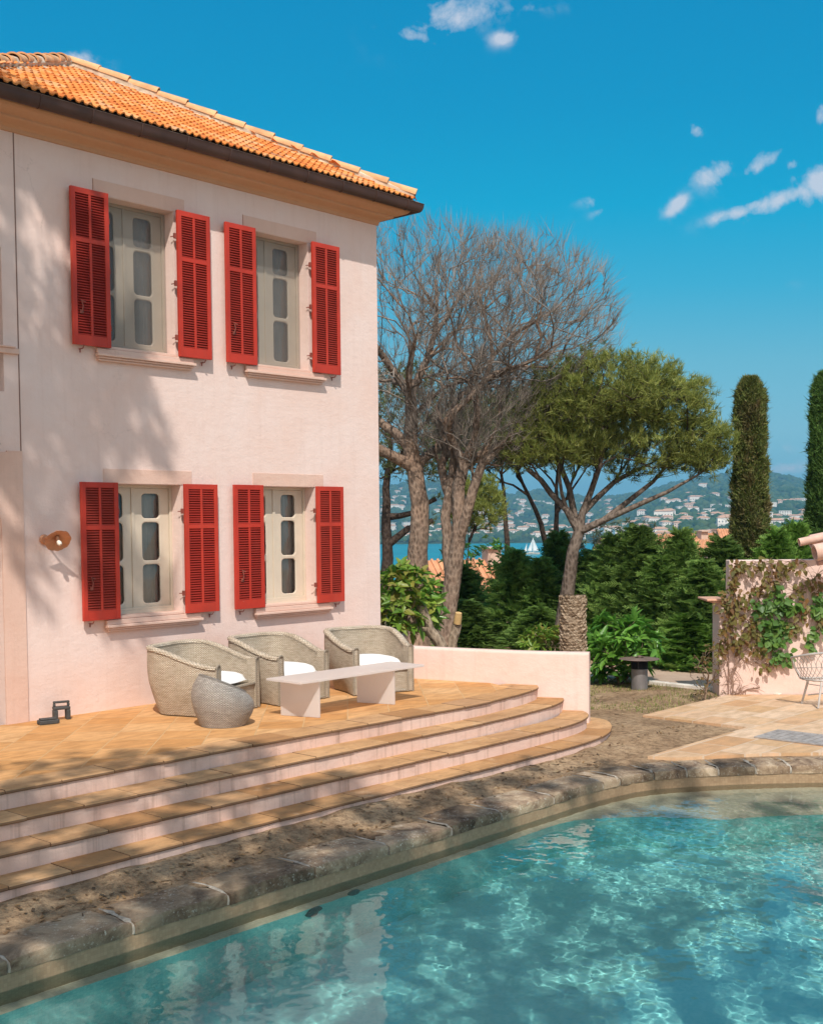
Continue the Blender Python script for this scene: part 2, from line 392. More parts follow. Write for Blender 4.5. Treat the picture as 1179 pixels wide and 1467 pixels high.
# loose bits of leaf litter, twigs and pebbles on the soil bed
lit_m = mat_leaf('leaf_litter', [(.13,.07,.035),(.30,.18,.08),(.07,.04,.025),(.42,.30,.17)], .1, .9)
LV = []; LF = []
def gz(x, y):
    dx, dy = x-CAM.x, y-CAM.y
    return float(ground_h(np.array([dx*_R.x+dy*_R.y]), np.array([dx*_F.x+dy*_F.y]))[2][0])
for k in range(1100):
    x = rnd.uniform(-8.6, 4.8); y = rnd.choice([rnd.uniform(-4.42, -3.86), rnd.uniform(-4.42, -3.86), rnd.uniform(-4.4, -.5)])
    if x < .75 and y > -3.9: continue
    if x > 1.9 and y < -3.0: continue
    if x > -1 and y < -4.1 - .0*x: continue
    z = gz(x, y)+.006; s = rnd.uniform(.008, .026); a = rnd.uniform(0, 6.3); L = s*rnd.choice([.8, 1.1, 1.5]); c_, s_ = math.cos(a), math.sin(a)
    b = len(LV); t = rnd.uniform(0, .014)
    for (px, py, pz) in ((-L,-s*.5,0),(L,-s*.4,t),(L,s*.4,t+.003),(-L,s*.5,.004)): LV.append((x+px*c_-py*s_, y+px*s_+py*c_, z+pz))
    LF.append((b, b+1, b+2, b+3))
tag(np_mesh('leaf_litter', LV, LF, lit_m), 'dry brown leaf scraps strewn over the soil bed below the steps', 'leaf litter', kind='stuff')

# thin grass on the far side of the bed
gr_m = mat_leaf('grass_blade', [(.10,.15,.03),(.20,.22,.06),(.30,.27,.10)], .3, .7)
GV = []; GF = []
for k in range(5200):
    x = rnd.uniform(1.0, 4.9); y = rnd.uniform(-2.95, -.1)
    dx, dy = x-CAM.x, y-CAM.y
    if mnoise.noise(Vector((x*1.3, y*1.3, 4))) < -.12 + max(0, (3.2-x))*.22: continue
    z = gz(x, y); a = rnd.uniform(0, 6.3); h = rnd.uniform(.015, .06); wv = .006; b = len(GV)
    GV += [(x-wv*math.cos(a), y-wv*math.sin(a), z-.005), (x+wv*math.cos(a), y+wv*math.sin(a), z-.005), (x+rnd.uniform(-.04,.04), y+rnd.uniform(-.04,.04), z+h)]
    GF.append((b, b+1, b+2))
tag(np_mesh('sparse_grass', GV, GF, gr_m), 'sparse short grass on the dry bed around the grey lamp', 'grass', kind='stuff')

# ---------------------------------------------------------------- pale path with white kerb beyond the bed
nt_ = NT('path_concrete'); p = nt_.pos(); n1 = nt_.noise(p, 2, 5, .6)
nt_.bsdf(nt_.ramp(n1, [(.3, (.40,.27,.19)), (.7, (.50,.36,.26))]), .95, nt_.bump(nt_.noise(p, 60, 4, .7), .4, .006)); path_m = nt_.mat
b = MB(); b.face([(4.98,6,GZ+.012),(4.98,-3.2,GZ+.012),(6.55,-3.4,GZ+.012),(6.5,6,GZ+.012)])
tag(b.build('path', path_m), kind='structure')
kerb_m = mat_plain('kerb_white', (.66,.60,.52), .9, 4, .2, .4, 40, .004)
b = MB(); y = 6.0
while y > -2.9:
    b.box((4.84, y-.96, GZ-.1), (4.975, y-.004, GZ+.055+rnd.uniform(-.004,.004))); y -= .965
tag(b.build('path_kerb', kerb_m, bevel=.012), kind='structure')

# ---------------------------------------------------------------- right hand paving (flat stone tiles)
def mat_tiles(name, size, rot, cols, grout, gw=.018, streak=(1,1,1), dirt=.5, rough=.75):
    nt = NT(name); p = nt.pos(rot=(0, 0, rot)); pn = nt.pos()
    wob = nt.n('ShaderNodeVectorMath', operation='SCALE'); nz = nt.noise(pn, 7, 3, .6, out='Color'); nt.t.links.new(nz, wob.inputs[0]); wob.inputs['Scale'].default_value = .016
    ad = nt.n('ShaderNodeVectorMath', operation='ADD'); nt.t.links.new(p, ad.inputs[0]); nt.t.links.new(wob.outputs[0], ad.inputs[1])
    sc = nt.n('ShaderNodeVectorMath', operation='MULTIPLY'); nt.t.links.new(ad.outputs[0], sc.inputs[0]); sc.inputs[1].default_value = (1/size[0], 1/size[1], 0)
    sp = nt.n('ShaderNodeSeparateXYZ'); nt.t.links.new(sc.outputs[0], sp.inputs[0])
    row = nt.math('FLOOR', sp.outputs['Y']); xx = nt.math('ADD', sp.outputs['X'], nt.math('MULTIPLY', row, .5 if size[0] != size[1] else 0.0))
    fx = nt.math('FRACT', xx); fy = nt.math('FRACT', sp.outputs['Y'])
    ex = nt.math('MULTIPLY', nt.math('MINIMUM', fx, nt.math('SUBTRACT', 1.0, fx)), size[0]); ey = nt.math('MULTIPLY', nt.math('MINIMUM', fy, nt.math('SUBTRACT', 1.0, fy)), size[1])
    e = nt.math('MINIMUM', ex, ey)
    cb = nt.n('ShaderNodeCombineXYZ'); nt.t.links.new(nt.math('FLOOR', xx), cb.inputs[0]); nt.t.links.new(row, cb.inputs[1])
    wn = nt.n('ShaderNodeTexWhiteNoise'); wn.noise_dimensions = '3D'; nt.t.links.new(cb.outputs[0], wn.inputs[0])
    c = nt.ramp(wn.outputs['Value'], [(i/(len(cols)-1), k) for i, k in enumerate(cols)])
    vs = nt.n('ShaderNodeVectorMath', operation='ADD'); nt.t.links.new(nt.pos(scale=streak), vs.inputs[0])
    w3 = nt.n('ShaderNodeVectorMath', operation='SCALE'); nt.t.links.new(wn.outputs['Color'], w3.inputs[0]); w3.inputs['Scale'].default_value = 30; nt.t.links.new(w3.outputs[0], vs.inputs[1])
    sn = nt.noise(vs.outputs[0], 3.2, 5, .6)
    c = nt.mix(nt.ramp(sn, [(.40, .0), (.72, .7)]), c, tuple(x*.62 for x in cols[0]))
    c = nt.mix(nt.ramp(sn, [(.22, .55), (.40, 0.)]), c, tuple(min(1, x*1.35) for x in cols[-1]))
    c = nt.mix(nt.math('MULTIPLY', nt.ramp(nt.noise(pn, 1.1, 6, .7), [(.5, 0), (.75, 1)]), dirt), c, (.20,.11,.06))
    gm = nt.ramp(nt.math('DIVIDE', e, gw), [(.35, 1), (.6, 0)])
    c = nt.mix(gm, c, grout)
    hh = nt.math('ADD', nt.math('MULTIPLY', gm, -1.2), nt.math('MULTIPLY', nt.noise(pn, 18, 5, .65), .8))
    nt.bsdf(c, rough, nt.bump(hh, .45, .008), Specular_IOR_Level=.35); return nt.mat
pav_m = mat_tiles('pale_stone_tiles', (.62,.42), 0.0, [(.58,.36,.19),(.66,.44,.27),(.72,.52,.36),(.55,.30,.14)], (.60,.46,.33), streak=(1,2.5,1), dirt=.15)
b = MB(); zt = GZ+.035
for poly in ([(1.95,-3.04),(1.95,-4.56),(5.6,-4.56),(4.42,-3.04)], [(-.48,-4.565),(-.36,-4.85),(.46,-5.47),(.92,-5.95),(1.3,-6.6),(1.62,-7.2),(1.8,-8),(1.9,-9),(9,-9),(5.6,-4.565)]):
    poly = [tuple(q) for q in poly]
    ar = sum(poly[i][0]*poly[(i+1)%len(poly)][1]-poly[(i+1)%len(poly)][0]*poly[i][1] for i in range(len(poly)))
    if ar < 0: poly = poly[::-1]
    b.prism(poly, GZ-.1, zt)
tag(b.build('stone_paving', pav_m), kind='structure')
# grey slatted grating let into the paving
gm_ = mat_plain('weathered_wood', (.30,.27,.25), .85, 9, .3, .5, 40, .004)
gt = thing('drain_grating', 'weathered grey slatted grating lying in the pale paving by the pool curve', 'grating', (1.30,-4.97,zt+.002))
b = MB()
for k in range(13):
    y = -.14-k*.098; b.box((.04, y, 0), (.62, y+.084, .014))
b.build('slat_panel', gm_, gt, bevel=.005)
b = MB(); b.box((0,-1.34,-.002),(.036,0,.016)); b.box((.624,-1.34,-.002),(.66,0,.016)); b.box((.036,-.05,-.002),(.624,0,.016)); b.build('grating_frame', gm_, gt, bevel=.004)

# ---------------------------------------------------------------- pool
def mat_mosaic(name, c1, c2, grout, s=.025):
    nt = NT(name); p = nt.pos(); sc = nt.n('ShaderNodeVectorMath', operation='SCALE'); nt.t.links.new(p, sc.inputs[0]); sc.inputs['Scale'].default_value = 1/s
    fl = nt.n('ShaderNodeVectorMath', operation='FLOOR'); nt.t.links.new(sc.outputs[0], fl.inputs[0])
    wn = nt.n('ShaderNodeTexWhiteNoise'); nt.t.links.new(fl.outputs[0], wn.inputs[0])
    c = nt.ramp(wn.outputs['Value'], [(0, c1), (1, c2)])
    c = nt.mix(nt.ramp(nt.noise(p, 1.2, 4, .6), [(.4, 0), (.7, .35)]), c, tuple(x*.7 for x in c1))
    fr = nt.n('ShaderNodeVectorMath', operation='FRACTION'); nt.t.links.new(sc.outputs[0], fr.inputs[0])
    sp = nt.n('ShaderNodeSeparateXYZ'); nt.t.links.new(fr.outputs[0], sp.inputs[0])
    gz_ = nt.math('LESS_THAN', sp.outputs['Z'], .08); gx = nt.math('LESS_THAN', sp.outputs['X'], .08)
    c = nt.mix(nt.math('MULTIPLY', nt.math('MAXIMUM', gz_, gx), .5), c, grout)
    nt.bsdf(c, .5, Specular_IOR_Level=.4); return nt.mat
mos_m = mat_mosaic('beige_mosaic', (.34,.225,.13), (.42,.29,.175), (.25,.18,.115))
floor_m = mat_mosaic('pool_floor_mosaic', (.25,.72,.68), (.42,.84,.78), (.26,.56,.53))
FLOOR_Z = -2.05; WATER_Z = -.80
shelf = offset(POOL[:-2], -.95)
poly = POOL; n = len(poly)
def off_closed(P, d):
    out = []; n = len(P)
    for i in range(n):
        t = (P[(i+1) % n] - P[i-1]).normalized(); out.append(P[i] + Vector((t.y, -t.x))*d)
    return out
def shelf_w(i):     # underwater bench only round the curved end
    x, y = poly[i]
    return 0.10 + 1.05*float(sm(np.array((x+2.6)/1.6)))*float(sm(np.array((y+10.5)/1.0)))
b = MB(); top = [(x, y, -.69) for x, y in poly]; rim = [(x, y, -1.02) for x, y in poly]
cen = Vector((-3.5, -8))
inn = []
for i in range(n):
    t = (poly[(i+1) % n] - poly[i-1]).normalized(); q = poly[i] + Vector((t.y, -t.x))*shelf_w(i); inn.append(q)
inn1 = [(x, y, -1.04) for x, y in inn]; inn2 = [(x, y, FLOOR_Z) for x, y in inn]
b.loft([top, rim], True, 0); b.loft([rim, inn1], True, 2)
b.loft([inn1, inn2], True, 1); b.face(inn2, 1)
# second lower tread of the entry steps round the curve
basin = b.build('pool_basin', [mos_m, floor_m, mat_mosaic('shelf_mosaic', (.56,.47,.33), (.66,.57,.42), (.45,.38,.28))]); tag(basin, kind='structure')
import bmesh as _bm
bm = _bm.new(); bm.from_mesh(basin.data); _bm.ops.remove_doubles(bm, verts=bm.verts, dist=1e-4); _bm.ops.recalc_face_normals(bm, faces=bm.faces)
bm.faces.ensure_lookup_table()
fl = max(bm.faces, key=lambda f: f.calc_area())
if fl.normal.z < 0: _bm.ops.reverse_faces(bm, faces=bm.faces)
bm.to_mesh(basin.data); bm.free()

# water: a rippled sheet
wx = np.arange(-11.3, 1.6, .020); wy = np.arange(-11.2, -4.7, .020)
WX, WY = np.meshgrid(wx, wy); H = np.zeros(WX.shape); r2 = np.random.default_rng(5)
for lam, slope, cnt in ((.9, .0022, 6), (.42, .003, 8), (.2, .0030, 12), (.12, .0036, 16), (.085, .0042, 18), (.064, .0042, 20)):
    for k in range(cnt):
        th = r2.uniform(0, 2*PI) if lam < .3 else r2.normal(.6, .9); kk = 2*PI/(lam*r2.uniform(.8, 1.25)); ph = r2.uniform(0, 6.3)
        H += (slope/kk)*np.sin(kk*(WX*math.cos(th)+WY*math.sin(th))+ph+.6*np.sin(WX*1.1+k)+.5*np.sin(WY*1.3+k*2))
calm = 1.0 - .45*sm((-4.2-WX)/2.5)
H *= calm*1.6
WV = np.stack([WX.ravel(), WY.ravel(), WATER_Z+H.ravel()], 1); nx = len(wx)
ii, jj = np.meshgrid(np.arange(nx-1), np.arange(len(wy)-1)); a = (jj*nx+ii).ravel(); WF = np.stack([a, a+1, a+nx+1, a+nx], 1)
cc = WV[WF].mean(1); PP = [tuple(p) for p in off_closed(POOL, -.03)]
keep = inside_np(PP, cc[:,0], cc[:,1]); WF = WF[keep]
nt_ = NT('pool_water')
gl = nt_.n('ShaderNodeBsdfPrincipled', Roughness=0.0, IOR=1.333, Base_Color=(.82,.975,.96)); nt_.set(gl, 'Transmission Weight', 1.0)
nt_.surf(gl); water_m = nt_.mat
water = np_mesh('pool_water', WV, WF, water_m, smooth=True); tag(water, kind='structure')
water.cycles.is_caustics_caster = True; basin.cycles.is_caustics_receiver = True
sd.cycles.is_caustics_light = True

# coping stones: one stone after another round the pool
nt_ = NT('coping_stone'); p = nt_.pos(); r = nt_.n('ShaderNodeObjectInfo').outputs['Random']
n1 = nt_.noise(p, 4, 7, .7, .6); n2 = nt_.noise(p, 38, 5, .75); n0 = nt_.noise(p, 1.1, 4, .6)
c = nt_.ramp(n1, [(.30, (.055,.037,.025)), (.43, (.16,.105,.068)), (.56, (.28,.20,.13)), (.70, (.47,.36,.25)), (.82,(.60,.49,.36))])
c = nt_.mix(nt_.ramp(n0, [(.52, 0), (.68, .6)]), c, (.36,.27,.18))
c = nt_.mix(nt_.math('MULTIPLY', nt_.ramp(n2, [(.56, 0), (.66, .9)]), nt_.ramp(nt_.noise(p, 2.3, 4, .6), [(.42, .15), (.62, 1)])), c, (.60,.55,.46))
c = nt_.mix(nt_.ramp(n2, [(.28, .7), (.40, 0)]), c, (.035,.03,.022))
hv = nt_.n('ShaderNodeHueSaturation'); nt_.set(hv, 'Color', c); nt_.set(hv, 'Value', nt_.math('ADD', nt_.math('MULTIPLY', r, .8), .68))
nt_.bsdf(hv.outputs[0], .95, nt_.bump(nt_.math('ADD', n1, n2), .6, .012), Specular_IOR_Level=.2); cop_m = nt_.mat
mort_m = mat_plain('pale_mortar', (.34,.295,.24), .95, 14, .45, .7, 60, .008)
cop = thing('pool_coping', 'weathered grey brown stone coping with pale mortar joints edging the pool', 'pool coping', (-5,-4.6,GZ))
open_p = POOL[:-2]
cum = [0]
for i in range(1, len(open_p)): cum.append(cum[-1] + (open_p[i]-open_p[i-1]).length)
def at_len(s):
    s = max(0, min(cum[-1]-1e-4, s)); i = 0
    while cum[i+1] < s: i += 1
    t = (s-cum[i])/(cum[i+1]-cum[i]); p = open_p[i].lerp(open_p[i+1], t); d = open_p[min(i+2, len(open_p)-1)] - open_p[max(i-1, 0)]; d.normalize(); return p, Vector((-d.y, d.x))
# joint positions measured on the photograph's near edge
jpix = [(12,1374),(183,1317),(325,1278),(443,1240),(549,1208),(639,1181),(711,1160),(789,1138),(855,1117),(884,1112),(929,1103),(977,1099),(1024,1097),(1077,1095),(1128,1094)]
js = []
for (u, v) in jpix:
    P_ = onz(u, v, GZ).to_2d(); k = min(range(len(open_p)), key=lambda i: (open_p[i]-P_).length)
    best = min((cum[k] + d*.01 for d in range(-25, 26)), key=lambda s: (at_len(s)[0]-P_).length); js.append(best)
js = sorted(js); s = js[0]
while s > .9: s -= rnd.uniform(.6, .8); js.insert(0, max(s, 0))
s = js[-1]
while s < cum[-1]-.8: s += rnd.uniform(.55, .75); js.append(s)
mort = MB()
for k in range(len(js)-1):
    s0, s1 = js[k]+.012, js[k+1]-.012
    if s1-s0 < .1: continue
    b = MB(); rings = []; nn = max(4, int((s1-s0)/.09)); top = GZ+rnd.uniform(-.004, .010); tilt = rnd.uniform(-.01,.012)
    for q in range(nn+1):
        t = q/nn; P_, N_ = at_len(s0+(s1-s0)*t); wid = .425+.02*math.sin(k*2.3+t*2); e = .012*math.sin(PI*t)
        edge = .016 if q in (0, nn) else 0
        nz = lambda a: .006*mnoise.noise(Vector((k*3.1+t*5, a*9.1, .3)))
        f = -.012+nz(1)*1.5
        prof = [(wid, -.13), (wid, -.012-edge), (wid-.02, top-GZ+.002-edge), (.26, top-GZ+.003+nz(2)-edge), (.10, top-GZ+.003+nz(3)-edge), (.026, top-GZ+.001+nz(4)-edge), (f+.007, top-GZ-.008+nz(5)-edge*.6), (f, -.03), (f+nz(7), -.06), (f+.004+nz(6), -.094), (f+.03, -.102)]
        rings.append([(P_.x+N_.x*o, P_.y+N_.y*o, GZ+z) for o, z in prof])
    b.loft(rings, False, 0)
    b.face(rings[0][::-1]); b.face(rings[-1])
    st = b.build('coping_stone', cop_m, None, smooth=True, auto=32)
    st.parent = cop; st.matrix_parent_inverse = Matrix.Translation(-Vector(cop.location))
    # mortar joint
    P_, N_ = at_len(js[k+1]); T_ = Vector((N_.y, -N_.x)); hw = rnd.uniform(.009, .017)
    for sgn in (1,):
        rr = []
        for dt in (-hw*rnd.uniform(.7,1.5), -hw*.3, hw*.4, hw*rnd.uniform(.7,1.6)):
            zz = -.004 if abs(dt) > hw*.5 else .002
            f = 0.006 if abs(dt) > hw*.5 else -.008
            rr.append([(P_.x+N_.x*o+T_.x*(dt*(1+.5*math.sin(o*31+k*2))+.010*math.sin(o*17+k)), P_.y+N_.y*o+T_.y*(dt*(1+.5*math.sin(o*31+k*2))+.010*math.sin(o*17+k)), GZ+z) for o, z in ((.42,-.03),(.40,zz),(.28,zz+.004),(.18,zz),(.06,zz),(f+.004,zz-.03),(f-.004,-.06),(f,-.09))])
        mort = MB(); mort.loft(rr, False); mo = mort.build('mortar_joint', mort_m, None, smooth=True, auto=60); mo.parent = cop; mo.matrix_parent_inverse = Matrix.Translation(-Vector(cop.location))
# bottom bedding strip under the stones, towards the soil
# ---------------------------------------------------------------- wall fittings under water
fit_m = mat_plain('white_plastic_fitting', (.12,.16,.15), .4)
for (u, v, z) in ((550,1279,-1.0),(512,1306,-1.15),(478,1293,-1.1)):
    P_ = onz(u, v, WATER_Z); b = MB(); b.lathe([(0,.014),(.03,.014),(.034,.02),(.06,.02),(.066,.008),(.066,0)], 20)
    o = b.build('pool_nozzle', fit_m, smooth=True, loc=(P_.x, -4.86 if z > -1.12 else -4.862, z)); o.rotation_euler = (PI/2, 0, 0)
    tag(o, 'small round dark water inlet set in the side of the pool below the surface', 'pool inlet', 'inlets in the pool wall')
# ---------------------------------------------------------------- terrace and steps
STEPZ = [0, -.155, -.31, -.465]
PATHS = [
 [(-15,-2.88),(-7.4,-2.88),(-5,-2.88),(-3,-2.93),(-1.7,-2.97),(-.9,-2.90),(-.35,-2.81),(.05,-2.68),(.19,-2.50),(.23,-2.2)],
 [(-15,-3.21),(-7.6,-3.21),(-5,-3.22),(-3,-3.24),(-1.7,-3.24),(-.95,-3.20),(-.3,-3.12),(.2,-2.96),(.38,-2.78),(.42,-2.5)],
 [(-15,-3.52),(-7.7,-3.52),(-5,-3.54),(-3,-3.57),(-1.7,-3.585),(-.85,-3.56),(-.3,-3.50),(.10,-3.38),(.36,-3.2),(.44,-3.0),(.44,-2.6)],
 [(-15,-3.80),(-7.9,-3.80),(-5,-3.82),(-3,-3.855),(-1.7,-3.875),(-.8,-3.865),(-.15,-3.77),(.38,-3.55),(.75,-3.27),(.87,-3.05),(.85,-2.85),(.7,-2.7)]]
stepp_m = mat_plaster('riser_plaster', (.76,.56,.48), (.30,.18,.13), .45, .32)
nt_ = NT('terracotta_tread'); r = island(nt_); p = nt_.pos()
c = nt_.ramp(r, [(0, (.40,.20,.08)), (.35, (.52,.28,.12)), (.7, (.60,.35,.17)), (1, (.47,.26,.13))])
c = nt_.mix(nt_.ramp(nt_.noise(nt_.pos(scale=(1,3,1)), 2.2, 5, .65), [(.42, 0), (.72, .75)]), c, (.30,.15,.06))
c = nt_.mix(nt_.ramp(nt_.noise(p, 3.5, 6, .7), [(.60, 0), (.74, .55)]), c, (.66,.50,.34))
c = nt_.mix(nt_.ramp(nt_.noise(p, 12, 6, .7), [(.55, 0), (.75, .6)]), c, (.16,.09,.05))
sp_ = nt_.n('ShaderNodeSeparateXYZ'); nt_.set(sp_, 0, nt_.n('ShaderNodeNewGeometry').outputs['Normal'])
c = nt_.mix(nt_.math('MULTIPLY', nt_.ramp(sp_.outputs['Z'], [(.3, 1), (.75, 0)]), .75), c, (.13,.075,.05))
nt_.bsdf(c, .78, nt_.bump(nt_.noise(p, 25, 5, .65), .4, .008), Specular_IOR_Level=.3); tread_m = nt_.mat

def resample(path, step):
    cum = [0]
    for i in range(1, len(path)): cum.append(cum[-1]+(path[i]-path[i-1]).length)
    n = max(1, int(round(cum[-1]/step))); out = []; j = 0
    for k in range(n+1):
        s = cum[-1]*k/n
        while j < len(path)-2 and cum[j+1] < s: j += 1
        t = (s-cum[j])/max(1e-9, cum[j+1]-cum[j]); out.append(path[j].lerp(path[j+1], min(1, t)))
    return out
SP = [resample(arc_path(P, .1), .085) for P in PATHS]
steps = MB(); treads = MB()
for k, P in enumerate(SP):
    z = STEPZ[k]; rp = offset(P, .022); base = -.85
    rp2 = rp + [Vector((.25 if k < 3 else .7, -1.5)), Vector((-15, -1.5))]
    # riser face
    vs = [(q.x, q.y, base) for q in rp] + [(q.x, q.y, z-.030) for q in rp]; m = len(rp)
    steps.raw(vs, [(i, i+1, m+i+1, m+i) for i in range(m-1)], 0)
    # tread tiles
    per = 6; i = rnd.randint(0, 3); i = 0
    while i < len(P)-1:
        j = min(len(P)-1, i+per)
        dz = rnd.uniform(-.002, .0025); dn = rnd.uniform(-.006, .006); g = .004
        seg = P[i:j+1]; inn = offset(P, .352)[i:j+1] if k else offset(P, .36)[i:j+1]
        fr = []
        for q, a_ in enumerate(seg):
            t = (P[min(i+q+1, len(P)-1)]-P[max(i+q-1, 0)]).normalized(); nrm = Vector((-t.y, t.x)); w_ = dn+.004*mnoise.noise(Vector((a_.x*9, a_.y*9, k*3.)))
            sh = t*(g if q == 0 else (-g if q == len(seg)-1 else 0))
            a2 = a_ - nrm*w_ + sh; b2 = inn[q] + sh
            fr.append([(a2.x+nrm.x*.006, a2.y+nrm.y*.006, z-.031), (a2.x, a2.y, z-.022), (a2.x+nrm.x*.002, a2.y+nrm.y*.002, z-.007), (a2.x+nrm.x*.010, a2.y+nrm.y*.010, z+dz), (b2.x, b2.y, z+dz), (b2.x, b2.y, z-.03)])
        treads.loft(fr, False, 0); treads.face(fr[0]); treads.face(fr[-1][::-1])
        i = j
tag(steps.build('step_risers', stepp_m, smooth=True), kind='structure')
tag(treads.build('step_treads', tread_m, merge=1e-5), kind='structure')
terr_m = mat_tiles('terrace_tiles', (.46,.46), math.radians(45), [(.56,.27,.09),(.64,.33,.125),(.70,.41,.19),(.58,.275,.09)], (.56,.35,.17), gw=.012, streak=(1.2,3.5,1), dirt=.25)
b = MB(); inn = offset(SP[0], .345)
poly = [(q.x, q.y) for q in inn if q.y < -2.1] + [(.1,-1.6),(-.1,-.9),(-.2,.02),(-15,.02)]
b.prism(poly, -.04, -.001); b2 = b.build('terrace_floor', terr_m); tag(b2, kind='structure')

# ---------------------------------------------------------------- low curved parapet at the end of the terrace
par_m = mat_plaster('parapet_plaster', (.79,.60,.53), (.42,.28,.22), .28, .05)
wallp = resample(arc_path([(-.46,0.0),(-.40,-.45),(-.31,-.93),(-.15,-1.6),(.02,-2.18),(.14,-2.52),(.28,-2.83),(.46,-3.16)], .05), .08)
outer = offset(wallp, -.0); outer = offset(wallp, .19)
w = thing('terrace_parapet', 'low curved pink plaster parapet closing the right end of the terrace', 'low wall', (0,-1.5,-.6))
rings = []
for i in range(len(wallp)):
    a, c_ = wallp[i], outer[i]; n_ = (c_-a).normalized(); 
    prof = [(0,-.7),(0,.385),(.006,.408),(.022,.42),(.168,.42),(.184,.408),(.19,.385),(.19,-.7)]
    rings.append([(a.x+n_.x*o, a.y+n_.y*o, z) for o, z in prof])
b = MB(); b.loft(rings, False); b.face(rings[0]); b.face(rings[-1][::-1])
o = b.build('wall_body', par_m, None, smooth=True, auto=50); o.parent = w; o.matrix_parent_inverse = Matrix.Translation(-Vector(w.location))
# ---------------------------------------------------------------- house
wall_m = mat_plaster('house_plaster', (.82,.65,.59), (.56,.38,.31), .22)
band_m = mat_plaster('band_plaster', (.74,.52,.43), (.44,.28,.20), .18)
corn_m = mat_plaster('cornice_plaster', (.60,.34,.20), (.35,.19,.11), .16)
def mat_red(name, col, rough):
    nt = NT(name); p = nt.pos(); r = nt.n('ShaderNodeObjectInfo').outputs['Random']
    c = nt.ramp(nt.noise(p, 2.5, 5, .6), [(.3, tuple(x*.82 for x in col)), (.7, tuple(min(1, x*1.15) for x in col))])
    c = nt.mix(nt.math('MULTIPLY', r, .16), c, (col[0]*.95, .10, .055))
    c = nt.mix(nt.math('MULTIPLY', nt.ramp(nt.noise(nt.pos(scale=(1,1,.4)), 9, 5, .7), [(.52, 0), (.75, 1)]), .14), c, (.40,.13,.09))
    c = nt.mix(nt.ramp(nt.noise(p, 42, 4, .7), [(.70, 0), (.76, .7)]), c, (.34,.20,.15))
    nt.bsdf(c, rough, nt.bump(nt.noise(p, 40, 4, .6), .2, .003), Specular_IOR_Level=.35); return nt.mat
red_m = mat_red('red_shutter_paint', (.49,.036,.018), .5)
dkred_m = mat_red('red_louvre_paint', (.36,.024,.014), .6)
cream_m = mat_plain('cream_window_paint', (.66,.56,.44), .4, 4, .06, .08, 30, .002)
iron_m = mat_plain('rusty_iron', (.25,.06,.04), .6, 12, .3, .3, 60, .003)
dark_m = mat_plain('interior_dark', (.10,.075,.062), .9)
cur_m = mat_plain('curtain_cloth', (.72,.62,.54), .9, 3, .15, .2, 12, .02)
nt_ = NT('window_glass'); g1 = nt_.n('ShaderNodeBsdfGlossy', Roughness=.02, Color=(.9,.9,.9)); t1 = nt_.n('ShaderNodeBsdfTransparent', Color=(.86,.86,.84)); fr = nt_.n('ShaderNodeFresnel', IOR=1.5)
mx = nt_.n('ShaderNodeMixShader'); nt_.set(mx, 0, nt_.math('ADD', fr.outputs[0], .02)); nt_.t.links.new(t1.outputs[0], mx.inputs[1]); nt_.t.links.new(g1.outputs[0], mx.inputs[2]); glass_m = nt_.surf(mx)
nt_ = NT('insect_screen'); d1 = nt_.n('ShaderNodeBsdfDiffuse', Color=(.23,.215,.20)); t1 = nt_.n('ShaderNodeBsdfTransparent', Color=(1,1,1))
mx = nt_.n('ShaderNodeMixShader'); nt_.set(mx, 0, .40); nt_.t.links.new(t1.outputs[0], mx.inputs[1]); nt_.t.links.new(d1.outputs[0], mx.inputs[2]); screen_m = nt_.surf(mx)

house = thing('house', 'two storey pink plastered house with red louvred shutters and orange tiled hip roof', 'house', (0,0,0))
HTOP = 6.22
WIN = [  # x0, x1, z0, z1, shutter L (x0,x1), shutter R (x0,x1), upper?
 (-4.56,-3.45,4.07,5.74, (-4.87,-4.395), (-3.455,-2.98), True),
 (-2.42,-1.31,4.07,5.73, (-2.74,-2.265), (-1.30,-.81), True),
 (-4.51,-3.41,1.045,2.55, (-4.82,-4.345), (-3.42,-2.93), False),
 (-2.33,-1.24,1.045,2.555, (-2.67,-2.20), (-1.275,-.79), False)]
XL = -9.0; DEP = .26
# front wall with openings
b = MB(); xs = sorted({XL, 0.0, -5.9, *[q for w_ in WIN for q in w_[:2]]}); zs = sorted({-.9, HTOP, *[q for w_ in WIN for q in w_[2:4]]})
def isopen(x, z): return any(w_[0] < x < w_[1] and w_[2] < z < w_[3] for w_ in WIN)
def addw(x0, x1, z0, z1): b.face([(x0,0,z0),(x1,0,z0),(x1,0,z1),(x0,0,z1)])
for i in range(len(xs)-1):
    for j in range(len(zs)-1):
        x0, x1, z0, z1 = xs[i], xs[i+1], zs[j], zs[j+1]
        if isopen((x0+x1)/2, (z0+z1)/2): continue
        if x1 <= -5.9+1e-6: continue
        addw(x0, x1, z0, z1)
# left bay: arched door opening and upper window opening
AX0, AX1, ASP, AR = -7.4, -5.73, 2.05, .70
arc = [(AX1 - (AX1-AX0)/2*(1-math.cos(t)), ASP+AR*math.sin(t)) for t in [PI*k/24 for k in range(25)]]
b.face([(AX1,0,-.9),(-5.9,0,-.9),(-5.9,0,-.9)]) if False else None
for k in range(24):
    (xa, za), (xb, zb) = arc[k], arc[k+1]
    b.face([(xb,0,zb),(xa,0,za),(xa,0,3.49),(xb,0,3.49)]) ; b.face([(xa,0,za),(xb,0,zb),(xb,.30,zb),(xa,.30,za)])
b.face([(AX1,0,-.9),(AX1,0,ASP),(AX1,.30,ASP),(AX1,.30,-.9)]); b.face([(AX0,0,-.9),(AX0,0,ASP),(AX0,.30,ASP),(AX0,.30,-.9)])
